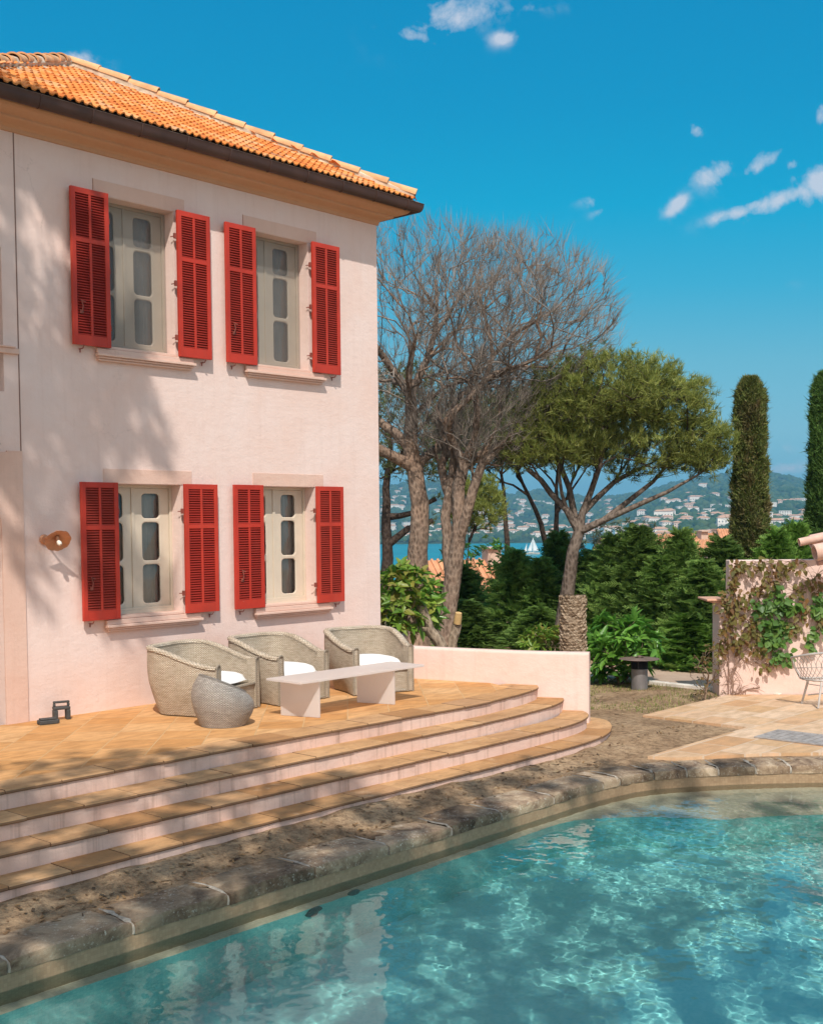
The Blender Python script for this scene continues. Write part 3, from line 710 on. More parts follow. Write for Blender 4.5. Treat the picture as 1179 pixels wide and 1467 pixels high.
# remaining wall pieces round the left bay
UX0, UX1, UZ0, UZ1 = -7.0, -5.655, 3.49, 4.98
b.v = b.v
pieces = [(XL,AX0,-.9,3.49), (XL,UX0,3.49,HTOP), (UX0,UX1,UZ1,HTOP)]
for q in pieces: addw(*q)
# strip between the left bay openings and the first window column (the big cells start at x=-5.9: cut it back)
bb = MB(); 
for f, uv_ in zip(b.f, b.uv):
    pts = [b.v[i] for i in f]; xs_ = [p[0] for p in pts]
    if abs(min(xs_)+5.9) < 1e-6 and all(abs(p[1]) < 1e-6 for p in pts):
        z0, z1 = min(p[2] for p in pts), max(p[2] for p in pts); x1 = max(xs_)
        bb.face([(-5.655,0,z0),(x1,0,z0),(x1,0,z1),(-5.655,0,z1)])
    else: bb.face(pts)
b = bb
b.face([(AX1,0,-.9),(-5.655,0,-.9),(-5.655,0,3.49),(AX1,0,3.49)])
b.face([(UX1,0,UZ0),(UX1,0,UZ1),(UX1,.22,UZ1),(UX1,.22,UZ0)]); b.face([(UX0,0,UZ1),(UX1,0,UZ1),(UX1,.22,UZ1),(UX0,.22,UZ1)]); b.face([(UX0,0,UZ0),(UX1,0,UZ0),(UX1,.22,UZ0),(UX0,.22,UZ0)])
# reveals
for w_ in WIN:
    x0, x1, z0, z1 = w_[:4]
    b.face([(x0,0,z0),(x0,0,z1),(x0,DEP,z1),(x0,DEP,z0)]); b.face([(x1,0,z0),(x1,DEP,z0),(x1,DEP,z1),(x1,0,z1)])
    b.face([(x0,0,z1),(x1,0,z1),(x1,DEP,z1),(x0,DEP,z1)]); b.face([(x0,0,z0),(x0,DEP,z0),(x1,DEP,z0),(x1,0,z0)])
# other sides
b.face([(0,0,-.9),(0,6.7,-.9),(0,6.7,HTOP),(0,0,HTOP)]); b.face([(XL,0,-.9),(XL,0,HTOP),(XL,6.7,HTOP),(XL,6.7,-.9)]); b.face([(0,6.7,-.9),(XL,6.7,-.9),(XL,6.7,HTOP),(0,6.7,HTOP)])
b.face([(XL,0,HTOP-.01),(0,0,HTOP-.01),(0,6.7,HTOP-.01),(XL,6.7,HTOP-.01)])
b.build('wall', wall_m, house)
# dark rooms behind the openings
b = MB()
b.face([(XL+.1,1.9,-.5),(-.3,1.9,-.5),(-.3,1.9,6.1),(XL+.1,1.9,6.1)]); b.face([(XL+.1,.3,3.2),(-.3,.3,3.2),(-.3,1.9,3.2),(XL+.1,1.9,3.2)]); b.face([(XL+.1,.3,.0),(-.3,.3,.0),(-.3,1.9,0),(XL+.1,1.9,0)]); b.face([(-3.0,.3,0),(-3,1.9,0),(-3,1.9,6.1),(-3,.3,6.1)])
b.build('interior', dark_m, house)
# vertical groove of the left bay, bands and the arch surround
b = MB(); b.box((-5.655,-.018,0.0),(-5.475,.02,2.86)); arc2 = [(AX1+.03-(AX1-AX0+.06)/2*(1-math.cos(t)), ASP+(AR+.03)*math.sin(t)) for t in [PI*k/24 for k in range(25)]]
for k in range(24):
    (xa, za), (xb, zb) = arc[k], arc[k+1]; b.raw([(xa,-.018,za),(xb,-.018,zb),(xb,-.018,2.86),(xa,-.018,2.86)], [(1,0,3,2)]); b.raw([(xa,-.018,za),(xb,-.018,zb),(xb,.0,zb),(xa,.0,za)], [(0,1,2,3)])
b.box((AX1,-.018,0.0),(-5.655,.0,2.86)); b.box((-5.655,-.02,2.86),(-5.475,0,2.875))
b.build('door_surround', band_m, house)
b = MB(); b.box((-8.9,-.035,3.885),(-5.49,.0,3.945)); b.box((UX0-.1,-.05,3.945),(UX1+.12,0,3.965)); b.build('string_course', band_m, house, bevel=.006)
b = MB(); b.box((-5.488,-.004,-.0),(-5.476,.0,HTOP)); b.build('expansion_joint', mat_plain('joint_filler', (.24,.14,.11), .9), house)
# door leaf deep in the arch
b = MB(); b.box((AX0,.30,-.0),(AX1,.34,2.80)); b.box((AX0+.3,.285,.3),(-6.0,.30,2.0)); b.build('door', mat_plain('brown_door_wood', (.26,.13,.07), .6, 5, .3, .3, 30, .004), house)
b = MB(); b.box((UX0,.2,UZ0),(UX1,.24,UZ1)); b.box((UX0,.18,4.1),(UX1,.2,4.16)); b.build('window', mat_plain('grey_window_wood', (.20,.16,.14), .5), house)

def rrect(x0, x1, z0, z1, r, n=5):
    out = []
    for cx_, cz_, a0 in ((x1-r, z1-r, 0), (x0+r, z1-r, PI/2), (x0+r, z0+r, PI), (x1-r, z0+r, 1.5*PI)):
        for k in range(n+1): a = a0+PI/2*k/n; out.append((cx_+r*math.cos(a), cz_+r*math.sin(a)))
    return out
def rect_ring(x0, x1, z0, z1, ring):      # matching ring on the outer rectangle
    out = []; cx_, cz_ = (x0+x1)/2, (z0+z1)/2; m = len(ring)//4
    for k, (x, z) in enumerate(ring):
        q = k // m; t = (k % m)/(m-1)
        cor = [(x1,z1),(x0,z1),(x0,z0),(x1,z0)][q]
        if q == 0: p = (x1, z) if t < .5 else (x, z1)
        elif q == 1: p = (x, z1) if t < .5 else (x0, z)
        elif q == 2: p = (x0, z) if t < .5 else (x, z0)
        else: p = (x, z0) if t < .5 else (x1, z)
        if m % 2 == 1 and k % m == m//2: p = cor
        out.append(p)
    return out

for wi, w_ in enumerate(WIN):
    x0, x1, z0, z1, sl, sr, up = w_
    win = MB(); yS = DEP-.06; mid = (x0+x1)/2; g = .035
    # outer frame
    win.box((x0,yS-.02,z0),(x0+g,DEP,z1)); win.box((x1-g,yS-.02,z0),(x1,DEP,z1)); win.box((x0+g,yS-.02,z1-g),(x1-g,DEP,z1)); win.box((x0+g,yS-.04,z0),(x1-g,DEP,z0+.05))
    wo = win.build('window', cream_m, house, bevel=.004)
    if up: wo['label'] = 'cream casement window behind a grey insect screen'
    # the two leaves with three round-cornered panes each
    for s, (lx0, lx1) in enumerate(((x0+g+.003, mid-.003), (mid+.003, x1-g-.003))):
        b = MB(); lz0, lz1 = z0+.053, z1-g-.003; H_ = lz1-lz0
        cuts = [lz0, lz0+H_*.385, lz0+H_*.735, lz1]; gl_ = MB()
        for c_ in range(3):
            a0, a1 = cuts[c_], cuts[c_+1]; st_x = .118
            hz0 = a0 + (.055 if c_ == 0 else .014); hz1 = a1 - (.05 if c_ == 2 else .014)
            ring = rrect(lx0+st_x, lx1-st_x, hz0, hz1, .052, 6); out = rect_ring(lx0, lx1, a0, a1, ring); n_ = len(ring)
            vo = [(x, yS, z) for x, z in out]; vi = [(x, yS, z) for x, z in ring]; vm = [(x+(.012 if x < (lx0+lx1)/2 else -.012), yS+.006, z+(.010 if z < (hz0+hz1)/2 else -.010)) for x, z in ring]; vd = [(x, yS+.03, z) for x, _, z in vm]
            b.raw(vo+vi, [(k, (k+1) % n_, n_+(k+1) % n_, n_+k) for k in range(n_)])
            b.raw(vi+vm, [(k, (k+1) % n_, n_+(k+1) % n_, n_+k) for k in range(n_)]); b.raw(vm+vd, [(k, (k+1) % n_, n_+(k+1) % n_, n_+k) for k in range(n_)])
            gl_.face([(lx0+st_x-.01,yS+.018,hz0-.01),(lx1-st_x+.01,yS+.018,hz0-.01),(lx1-st_x+.01,yS+.018,hz1+.01),(lx0+st_x-.01,yS+.03,hz1+.01)])
        b.face([(lx0,yS,lz0),(lx0,yS+.04,lz0),(lx0,yS+.04,lz1),(lx0,yS,lz1)]); b.face([(lx1,yS,lz0),(lx1,yS+.04,lz0),(lx1,yS+.04,lz1),(lx1,yS,lz1)])
        b.build('casement_leaf', cream_m, wo); gl_.build('pane', glass_m, wo)
    b = MB(); b.box((mid-.02,yS-.014,z0+.05),(mid+.02,yS-.002,z1-g)); b.box((x0+g,yS-.03,z0+.05),(x1-g,yS-.005,z0+.075)); b.build('meeting_rail', cream_m, wo, bevel=.003)
    # curtain
    rings = []
    for k in range(60):
        x = x0+.42+(x1-x0+.1)*k/59; y = DEP+.035+.018*math.sin(k*.9)+.008*math.sin(k*2.3); rings.append([(x,y,z0-.05),(x,y,z1+.05)])
    b = MB(); b.loft(rings, False); b.build('curtain', cur_m, wo, smooth=True)
    if up:
        b = MB(); b.face([(x0+.005,yS-.045,z0+.01),(x1-.005,yS-.045,z0+.01),(x1-.005,yS-.045,z1-.01),(x0+.005,yS-.045,z1-.01)])
        b.build('insect_screen', screen_m, wo); b = MB(); b.box((x0,yS-.075,z0+.002),(x1,yS-.047,z0+.03)); b.build('screen_rail', iron_m, wo)
    # moulded sill and flat lintel panel
    b = MB(); sx0, sx1 = x0-.005, x1+.235; zz = z0-.005
    b.box((x0-.0,-.05,zz-.075),(x1+.0,yS-.01,zz)) if False else None
    b.box((x0+.002,-.03,z0-.02),(x1-.002,DEP-.04,z0+.012))
    b.box((sx0+.03,-.02,zz-.15),(sx1-.03,.0,zz-.012)); b.box((sx0,-.095,zz-.105),(sx1,-.022,zz-.075)); b.box((sx0+.02,-.07,zz-.130),(sx1-.02,-.022,zz-.1075)); b.box((sx0+.035,-.05,zz-.155),(sx1-.035,-.0225,zz-.1325)); b.box((sx0+.01,-.060,zz-.0725),(sx1-.01,-.0225,zz-.02))
    b.build('sill', band_m, wo, bevel=.005)
    b = MB(); b.box((x0+.03,-.007,z1+.004),(x1+.16,.0,z1+.168)); b.build('lintel_band', band_m, wo, bevel=.003)
    b = MB(); b.box((x0+.022,-.004,z1+.004),(x0+.028,.0,z1+.172)); b.build('lintel_joint', mat_plain('joint_line', (.45,.27,.20), .9), wo) if up else None

    # shutters
    for side, (a, c_) in (('l', sl), ('r', sr)):
        yb = -.055; th = .038; zz0, zz1 = (z0-.015, z1+.012)
        if up: zz0 += .0; 
        f = MB(); W_ = c_-a; st_ = .055; ms = .030; mz = zz0+(zz1-zz0)*.655; ra = .11; rb = .05; rt = .062
        f.box((a,yb-th,zz0),(a+st_,yb,zz1)); f.box((c_-st_,yb-th,zz0),(c_,yb,zz1)); xm = (a+c_)/2
        f.box((a+st_,yb-th+.001,zz0),(c_-st_,yb-.001,zz0+ra)); f.box((a+st_,yb-th+.001,zz1-rt),(c_-st_,yb-.001,zz1)); f.box((a+st_,yb-th+.001,mz),(c_-st_,yb-.001,mz+rb))
        f.box((xm-ms/2,yb-th+.002,zz0+ra),(xm+ms/2,yb-.002,mz)); f.box((xm-ms/2,yb-th+.002,mz+rb),(xm+ms/2,yb-.002,zz1-rt))
        so_ = f.build('shutter', red_m, house, bevel=.003)
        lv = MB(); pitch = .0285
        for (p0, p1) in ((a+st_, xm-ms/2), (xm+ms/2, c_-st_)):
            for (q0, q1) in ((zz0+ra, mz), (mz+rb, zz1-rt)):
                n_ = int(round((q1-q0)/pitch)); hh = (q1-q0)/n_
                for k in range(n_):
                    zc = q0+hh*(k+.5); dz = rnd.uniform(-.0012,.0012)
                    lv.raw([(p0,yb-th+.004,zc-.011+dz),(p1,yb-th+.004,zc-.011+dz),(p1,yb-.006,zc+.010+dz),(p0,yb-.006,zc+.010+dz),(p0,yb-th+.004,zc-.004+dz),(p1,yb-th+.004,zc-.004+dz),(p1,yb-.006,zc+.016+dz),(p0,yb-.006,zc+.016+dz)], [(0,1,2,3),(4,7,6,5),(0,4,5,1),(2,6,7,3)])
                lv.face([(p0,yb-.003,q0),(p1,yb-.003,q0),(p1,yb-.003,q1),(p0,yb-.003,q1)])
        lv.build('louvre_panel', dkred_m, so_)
        hx = c_ if side == 'l' else a; sg = 1 if side == 'r' else -1
        zl = (zz0+.22, (zz0+zz1)/2, zz1-.30) if up else (zz0+.24, zz1-.32)
        for q in zl:
            h_ = MB(); h_.box((hx-.012-.02*(sg > 0),yb-.015,q-.03),(hx+.006+.02*(sg < 0),yb+.012,q+.03)); h_.tube([(hx-.008*sg,yb+.012,q),(hx-.03*sg,yb+.045,q-.003),(hx-.03*sg,.01,q-.003)], .006, 6)
            h_.build('hinge', iron_m, so_)
        # shutter dog at the foot
        h_ = MB(); fx = c_-.10 if side == 'r' else a+.12; h_.tube([(fx,.0,zz0-.035),(fx,yb-.02,zz0-.035),(fx,yb-.045,zz0-.005)], .006, 6); h_.tube([(fx,-.02,zz0-.03),(fx,-.02,zz0-.075)], .007, 6); h_.build('shutter_catch', iron_m, so_)
        if side == 'l':
            h_ = MB(); lx = a+.10; zc = zz0+.36; h_.tube([(lx,yb-th-.012,zc),(lx+.012,yb-th-.02,zc+.05),(lx,yb-th-.012,zc+.12)], .007, 6); h_.tube([(lx-.01,yb-th-.012,zc+.12),(lx+.035,yb-th-.03,zc+.10)], .007, 6); h_.box((lx-.018,yb-th-.006,zc-.02),(lx+.022,yb-th-.0005,zc+.02)); h_.build('latch', iron_m, so_)

# cornice (swept profile, mitred at the corner)
def sweep_corner(prof, name, m, parent, xl=-8.9, yb=6.6, **kw):
    b = MB(); rings = [[(xl, -o, z) for o, z in prof], [(o, -o, z) for o, z in prof], [(o, yb, z) for o, z in prof]]
    b.loft(rings, False); return b.build(name, m, parent, **kw)
prof = [(0.0,6.185),(.022,6.185),(.026,6.20),(.03,6.225),(.055,6.245),(.10,6.258),(.15,6.272),(.17,6.285),(.172,6.305),(.20,6.312),(.26,6.325),(.305,6.345),(.33,6.37),(.335,6.40),(.335,6.46),(0,6.46)]
sweep_corner(prof, 'cornice', corn_m, house)
# gutter
gut_m = mat_plain('brown_gutter_metal', (.085,.042,.032), .5, 2, .3, .1, 20, .003, metallic=.2)
GP = [(.345,6.47)] + [(.345+.062*(1-math.cos(t)), 6.47-.115*math.sin(t)) for t in [PI*k/10 for k in range(1, 10)]] + [(.469,6.47),(.474,6.478),(.466,6.484),(.455,6.474)] + [(.345+.053*(1-math.cos(t))+.007, 6.467-.103*math.sin(t)) for t in [PI*k/10 for k in range(9, 0, -1)]]
gut = sweep_corner(GP, 'gutter', gut_m, house, smooth=True, auto=35)
for k in range(14):
    x = .15-k*.62
    b = MB(); pts = [(x, -(.345+.066*(1-math.cos(t))-.003), 6.475-.121*math.sin(t)) for t in [PI*q/12 for q in range(13)]]
    b.tube(pts, .007, 5); b.build('gutter_bracket', gut_m, gut)
# roof: square hip, tiles modelled row by row
nt_ = NT('orange_roof_tile'); r = island(nt_); p = nt_.pos()
c = nt_.ramp(r, [(0, (.54,.155,.035)), (.3, (.68,.225,.05)), (.7, (.77,.29,.08)), (.9, (.68,.36,.16)), (1, (.40,.17,.08))])
c = nt_.mix(nt_.ramp(nt_.noise(p, 3, 6, .7), [(.55, 0), (.75, .6)]), c, (.62,.47,.32))
nt_.bsdf(c, .85, nt_.bump(nt_.noise(p, 40, 4, .6), .4, .006), Specular_IOR_Level=.25); tile_m = nt_.mat
cap_m = mat_plain('pale_hip_cap', (.68,.37,.18), .9, 5, .25, .4, 30, .006)
mortr_m = mat_plain('roof_mortar', (.60,.48,.36), .95, 8, .3, .5, 30, .01)
SL = .533; E0 = .42; Z0 = 6.50; AP = Vector((-2.94, 2.94, Z0+SL*(2.94+E0))); XW = -2*2.94-E0
roof = MB(); k_ = math.sqrt(1+SL*SL)
def faceframe(which):
    if which == 'front': return lambda a, s_: (a, -E0+s_/k_, Z0+SL*s_/k_), (XW, E0), Vector((0,-SL,1)).normalized()
    if which == 'right': return lambda a, s_: (E0-s_/k_, a, Z0+SL*s_/k_), (-E0, 2*2.94+E0), Vector((SL,0,1)).normalized()
    if which == 'left': return lambda a, s_: (XW+s_/k_, a, Z0+SL*s_/k_), (-E0, 2*2.94+E0), Vector((-SL,0,1)).normalized()
    return lambda a, s_: (a, 2*2.94+E0-s_/k_, Z0+SL*s_/k_), (XW, E0), Vector((0,SL,1)).normalized()
TW, TL = .205, .215
for which in ('front', 'right', 'left', 'back'):
    fr_, (a0, a1), N_ = faceframe(which); Lmax = (2.94+E0)*k_; rows = int(Lmax/TL)+1
    roof.face([fr_(a0, 0), fr_(a1, 0), fr_((a0+a1)/2, Lmax)], 1)
    for r_ in range(rows):
        s0 = r_*TL-.02; w0 = s0/k_; w1 = (s0+TL)/k_
        nA = int((a1-a0-w0-w1)/TW)
        c0 = (a0+a1)/2; nA = max(0, nA+(1 if nA % 2 else 0))
        for q in range(-nA//2-1, nA//2+1):
            ax = c0+q*TW; mid_ = ax+TW/2
            if mid_ < a0+w0-.02 or mid_ > a1-w0+.02: continue
            if mid_ < a0+(w0+w1)/2-.04 or mid_ > a1-(w0+w1)/2+.04: continue
            jt = rnd.uniform(-.004,.004); jz = rnd.uniform(-.003,.004); vs = []
            prf = [(0,.012),(.022,.012),(.042,.036),(.062,.040),(.082,.016),(.118,.012),(.140,.036),(.162,.040),(.184,.016),(.203,.012)]
            for (o, h_) in prf: 
                P_ = Vector(fr_(ax+o, max(-.03, s0+jt))) + N_*(h_+.022+jz); vs.append(P_)
            for (o, h_) in prf: P_ = Vector(fr_(ax+o, s0+TL+.015+jt)) + N_*(h_+.004); vs.append(P_)
            for (o, h_) in prf: P_ = Vector(fr_(ax+o, max(-.03, s0+jt))) + N_*(h_+.022+jz-.016); vs.append(P_)
            m_ = len(prf); roof.raw(vs, [(i, i+1, m_+i+1, m_+i) for i in range(m_-1)] + [(2*m_+i, 2*m_+i+1, i+1, i) for i in range(m_-1)], 0)
ro = roof.build('roof', [tile_m, dark_m], house)
def hipcap(A, B, par):
    A, B = Vector(A), Vector(B); d = (B-A); n_ = int(d.length/.40); d.normalize(); side = d.cross(Vector((0,0,1))).normalized(); upv = side.cross(d).normalized()
    bed = MB(); bed.tube([A+upv*.02, B+upv*.02], .085, 8)
    for k in range(90):
        s_ = rnd.uniform(0, (B-A).length); sg = rnd.choice([-1, 1]); P_ = A+d*s_+side*sg*rnd.uniform(.08,.12)-Vector((0,0,.045)); r_ = rnd.uniform(.018,.04)
        bed.tube([P_-d*r_*1.5+upv*.01, P_, P_+d*r_*1.5], [r_*.4, r_, r_*.4], 5)
    bed.build('hip_bedding', mortr_m, par, smooth=True)
    step = (B-A).length/n_
    for k in range(n_):
        rings = []; jz = rnd.uniform(-.008,.010); yw = rnd.uniform(-.02,.02)
        for t, rr in ((-.04, .100), (.0, .098), (.5, .090), (1.0, .082)):
            P_ = A+d*(step*(k+t)) + upv*(.035+.018*(1-t)+jz) + side*yw*t
            rings.append([P_ + side*(rr*math.cos(a_)) + upv*(rr*.85*math.sin(a_)) for a_ in [PI*(-.06+1.12*q/12) for q in range(13)]])
        rin = [p + (A+d*(step*(k-.04))+upv*.03 - p)*.16 for p in rings[0]]
        b = MB(); b.loft([rin]+rings, False); b.build('hip_tile', cap_m, par, smooth=True, auto=50)
hipcap((E0-.06,-E0+.06,Z0+.055), (AP.x,AP.y,AP.z+.05), ro); hipcap((XW+.06,-E0+.06,Z0+.055), (AP.x,AP.y,AP.z+.05), ro)
for P_ in ((E0-.06, 2*2.94+E0-.06), (XW+.06, 2*2.94+E0-.06)):
    A = Vector((*P_, Z0+.055)); B = Vector((AP.x,AP.y,AP.z+.05)); d = B-A; b = MB(); b.tube([A, B], .11, 8); b.build('hip_bedding', cap_m, ro, smooth=True)
# eave bedding line, soffit
b = MB(); b.box((XW,-E0+.0,6.462),(E0,-.0,6.505)); b.box((.0,-.0,6.462),(E0,6.3,6.505)); b.build('eave_board', mortr_m, house)
# wing roof out of frame to the left
b = MB(); b.face([(XL-.3,-E0,6.5),(XW-.02,-E0,6.5),(XW-.02,2.94,7.6),(XL-.3,2.94,7.6)]); b.face([(XL-.3,2.94,7.6),(XW-.02,2.94,7.6),(XW-.02,6.3,6.5),(XL-.3,6.3,6.5)]); b.build('wing_roof', tile_m, house)

# wall lamp: pleated tin shade on a bent arm
lamp = thing('wall_lamp', 'small copper coloured wall lamp with a wavy tilted shade beside the lower left window', 'wall lamp', (-5.24,0,1.94))
cop_lamp = mat_plain('copper_lamp', (.55,.26,.14), .5, 8, .15, .15, 40, .003, metallic=.35)
b = MB(); b.lathe([(0,0),(.05,0),(.055,.012),(.04,.03),(.0,.032)], 20); o = b.build('back_plate', cop_lamp, lamp, smooth=True, loc=(0,0,0)); o.rotation_euler = (PI/2, 0, 0)
b = MB(); b.tube([(0,-.02,0),(.0,-.06,.02),(.02,-.13,.035),(.05,-.19,.03)], .011, 8); b.tube([(.05,-.19,.03),(.052,-.195,-.02)], .024, 10); b.build('arm', cop_lamp, lamp, smooth=True)
vs = []; n_ = 48; rings = []
for (r_, h_) in ((.018,.045),(.03,.04),(.07,.022),(.11,.006),(.135,-.004),(.14,-.008)):
    rings.append([(r_*(1+.025*math.sin(a_*8)*(r_/.14))*math.cos(a_), r_*(1+.025*math.sin(a_*8)*(r_/.14))*math.sin(a_), h_+.004*math.sin(a_*16)*(r_/.14)) for a_ in [2*PI*k/n_ for k in range(n_)]])
b = MB(); b.loft(rings, True); o = b.build('lamp_shade', cop_lamp, lamp, smooth=True, loc=(.05,-.20,-.01)); o.rotation_euler = (math.radians(-50), math.radians(16), 0); sm_ = o.modifiers.new('thick', 'SOLIDIFY'); sm_.thickness = .003
b = MB(); b.lathe([(0,-.055),(.018,-.05),(.027,-.03),(.022,-.005),(.012,.012),(.012,.03),(0,.03)], 16); o = b.build('bulb', mat_plain('bulb_glass', (.75,.68,.58), .1), lamp, smooth=True, loc=(.05,-.205,-.02)); o.rotation_euler = (math.radians(-38), math.radians(-12), 0)
# dark lantern just showing at the upper left over the arch
ln = thing('door_lantern', 'black iron lantern over the arched door at the left edge, seen only by its tip', 'lantern', (-5.90,0,2.93))
blk = mat_plain('black_iron', (.03,.028,.028), .5)
b = MB(); b.box((-.05,-.02,-.03),(.05,0,.12)); b.tube([(0,-.01,.08),(0,-.1,.12),(0,-.16,.06)], .01, 6); b.build('arm', blk, ln, smooth=True); b = MB(); b.lathe([(.0,.06),(.05,.03),(.085,0),(.08,-.01),(0,-.01)], 16, (0,-.16,0)); b.build('lamp_shade', blk, ln, smooth=True)
# ---------------------------------------------------------------- wicker
def mat_wicker(name, c1, c2, c3):
    nt = NT(name); tc = nt.n('ShaderNodeTexCoord'); sp = nt.n('ShaderNodeSeparateXYZ'); nt.t.links.new(tc.outputs['UV'], sp.inputs[0])
    # uv: x along the weave (m), y up (m)
    a, bb = .030, .0115
    row = nt.math('FLOOR', nt.math('DIVIDE', sp.outputs['Y'], bb)); fy = nt.math('FRACT', nt.math('DIVIDE', sp.outputs['Y'], bb))
    ph = nt.math('ADD', nt.math('DIVIDE', sp.outputs['X'], a), nt.math('MULTIPLY', row, .5))
    over = nt.math('ABSOLUTE', nt.math('SINE', nt.math('MULTIPLY', ph, PI))); ry = nt.math('SINE', nt.math('MULTIPLY', fy, PI))
    h = nt.math('MULTIPLY', over, ry)
    stake = nt.math('POWER', nt.math('ABSOLUTE', nt.math('COSINE', nt.math('MULTIPLY', nt.math('DIVIDE', sp.outputs['X'], a), PI))), 6.0)
    wn = nt.n('ShaderNodeTexNoise', Scale=1.0, Detail=2.0); cb = nt.n('ShaderNodeCombineXYZ'); nt.t.links.new(nt.math('MULTIPLY', sp.outputs['X'], 12.0), cb.inputs[0]); nt.t.links.new(nt.math('MULTIPLY', row, 3.7), cb.inputs[1]); nt.t.links.new(cb.outputs[0], wn.inputs['Vector'])
    c = nt.ramp(wn.outputs['Fac'], [(.3, c1), (.5, c2), (.72, c3)])
    c = nt.mix(nt.ramp(h, [(.05, .85), (.45, 0)]), c, tuple(x*.28 for x in c1))
    c = nt.mix(nt.math('MULTIPLY', nt.ramp(nt.noise(nt.coords(), 5, 4, .6), [(.4, 0), (.7, 1)]), .4), c, tuple(x*.6 for x in c1))
    nt.bsdf(c, .7, nt.bump(nt.math('ADD', h, nt.math('MULTIPLY', stake, .5)), .9, .010), Specular_IOR_Level=.35); return nt.mat
wick_m = mat_wicker('natural_wicker', (.58,.46,.33), (.76,.63,.48), (.88,.77,.62))
wick_g = mat_wicker('grey_wicker', (.40,.35,.31), (.55,.49,.43), (.69,.62,.55))
braid_m = mat_wicker('wicker_braid', (.56,.44,.32), (.74,.61,.46), (.86,.75,.60))
cush_m = mat_plain('white_cushion', (.80,.79,.77), .95, 4, .04, .35, 25, .01)

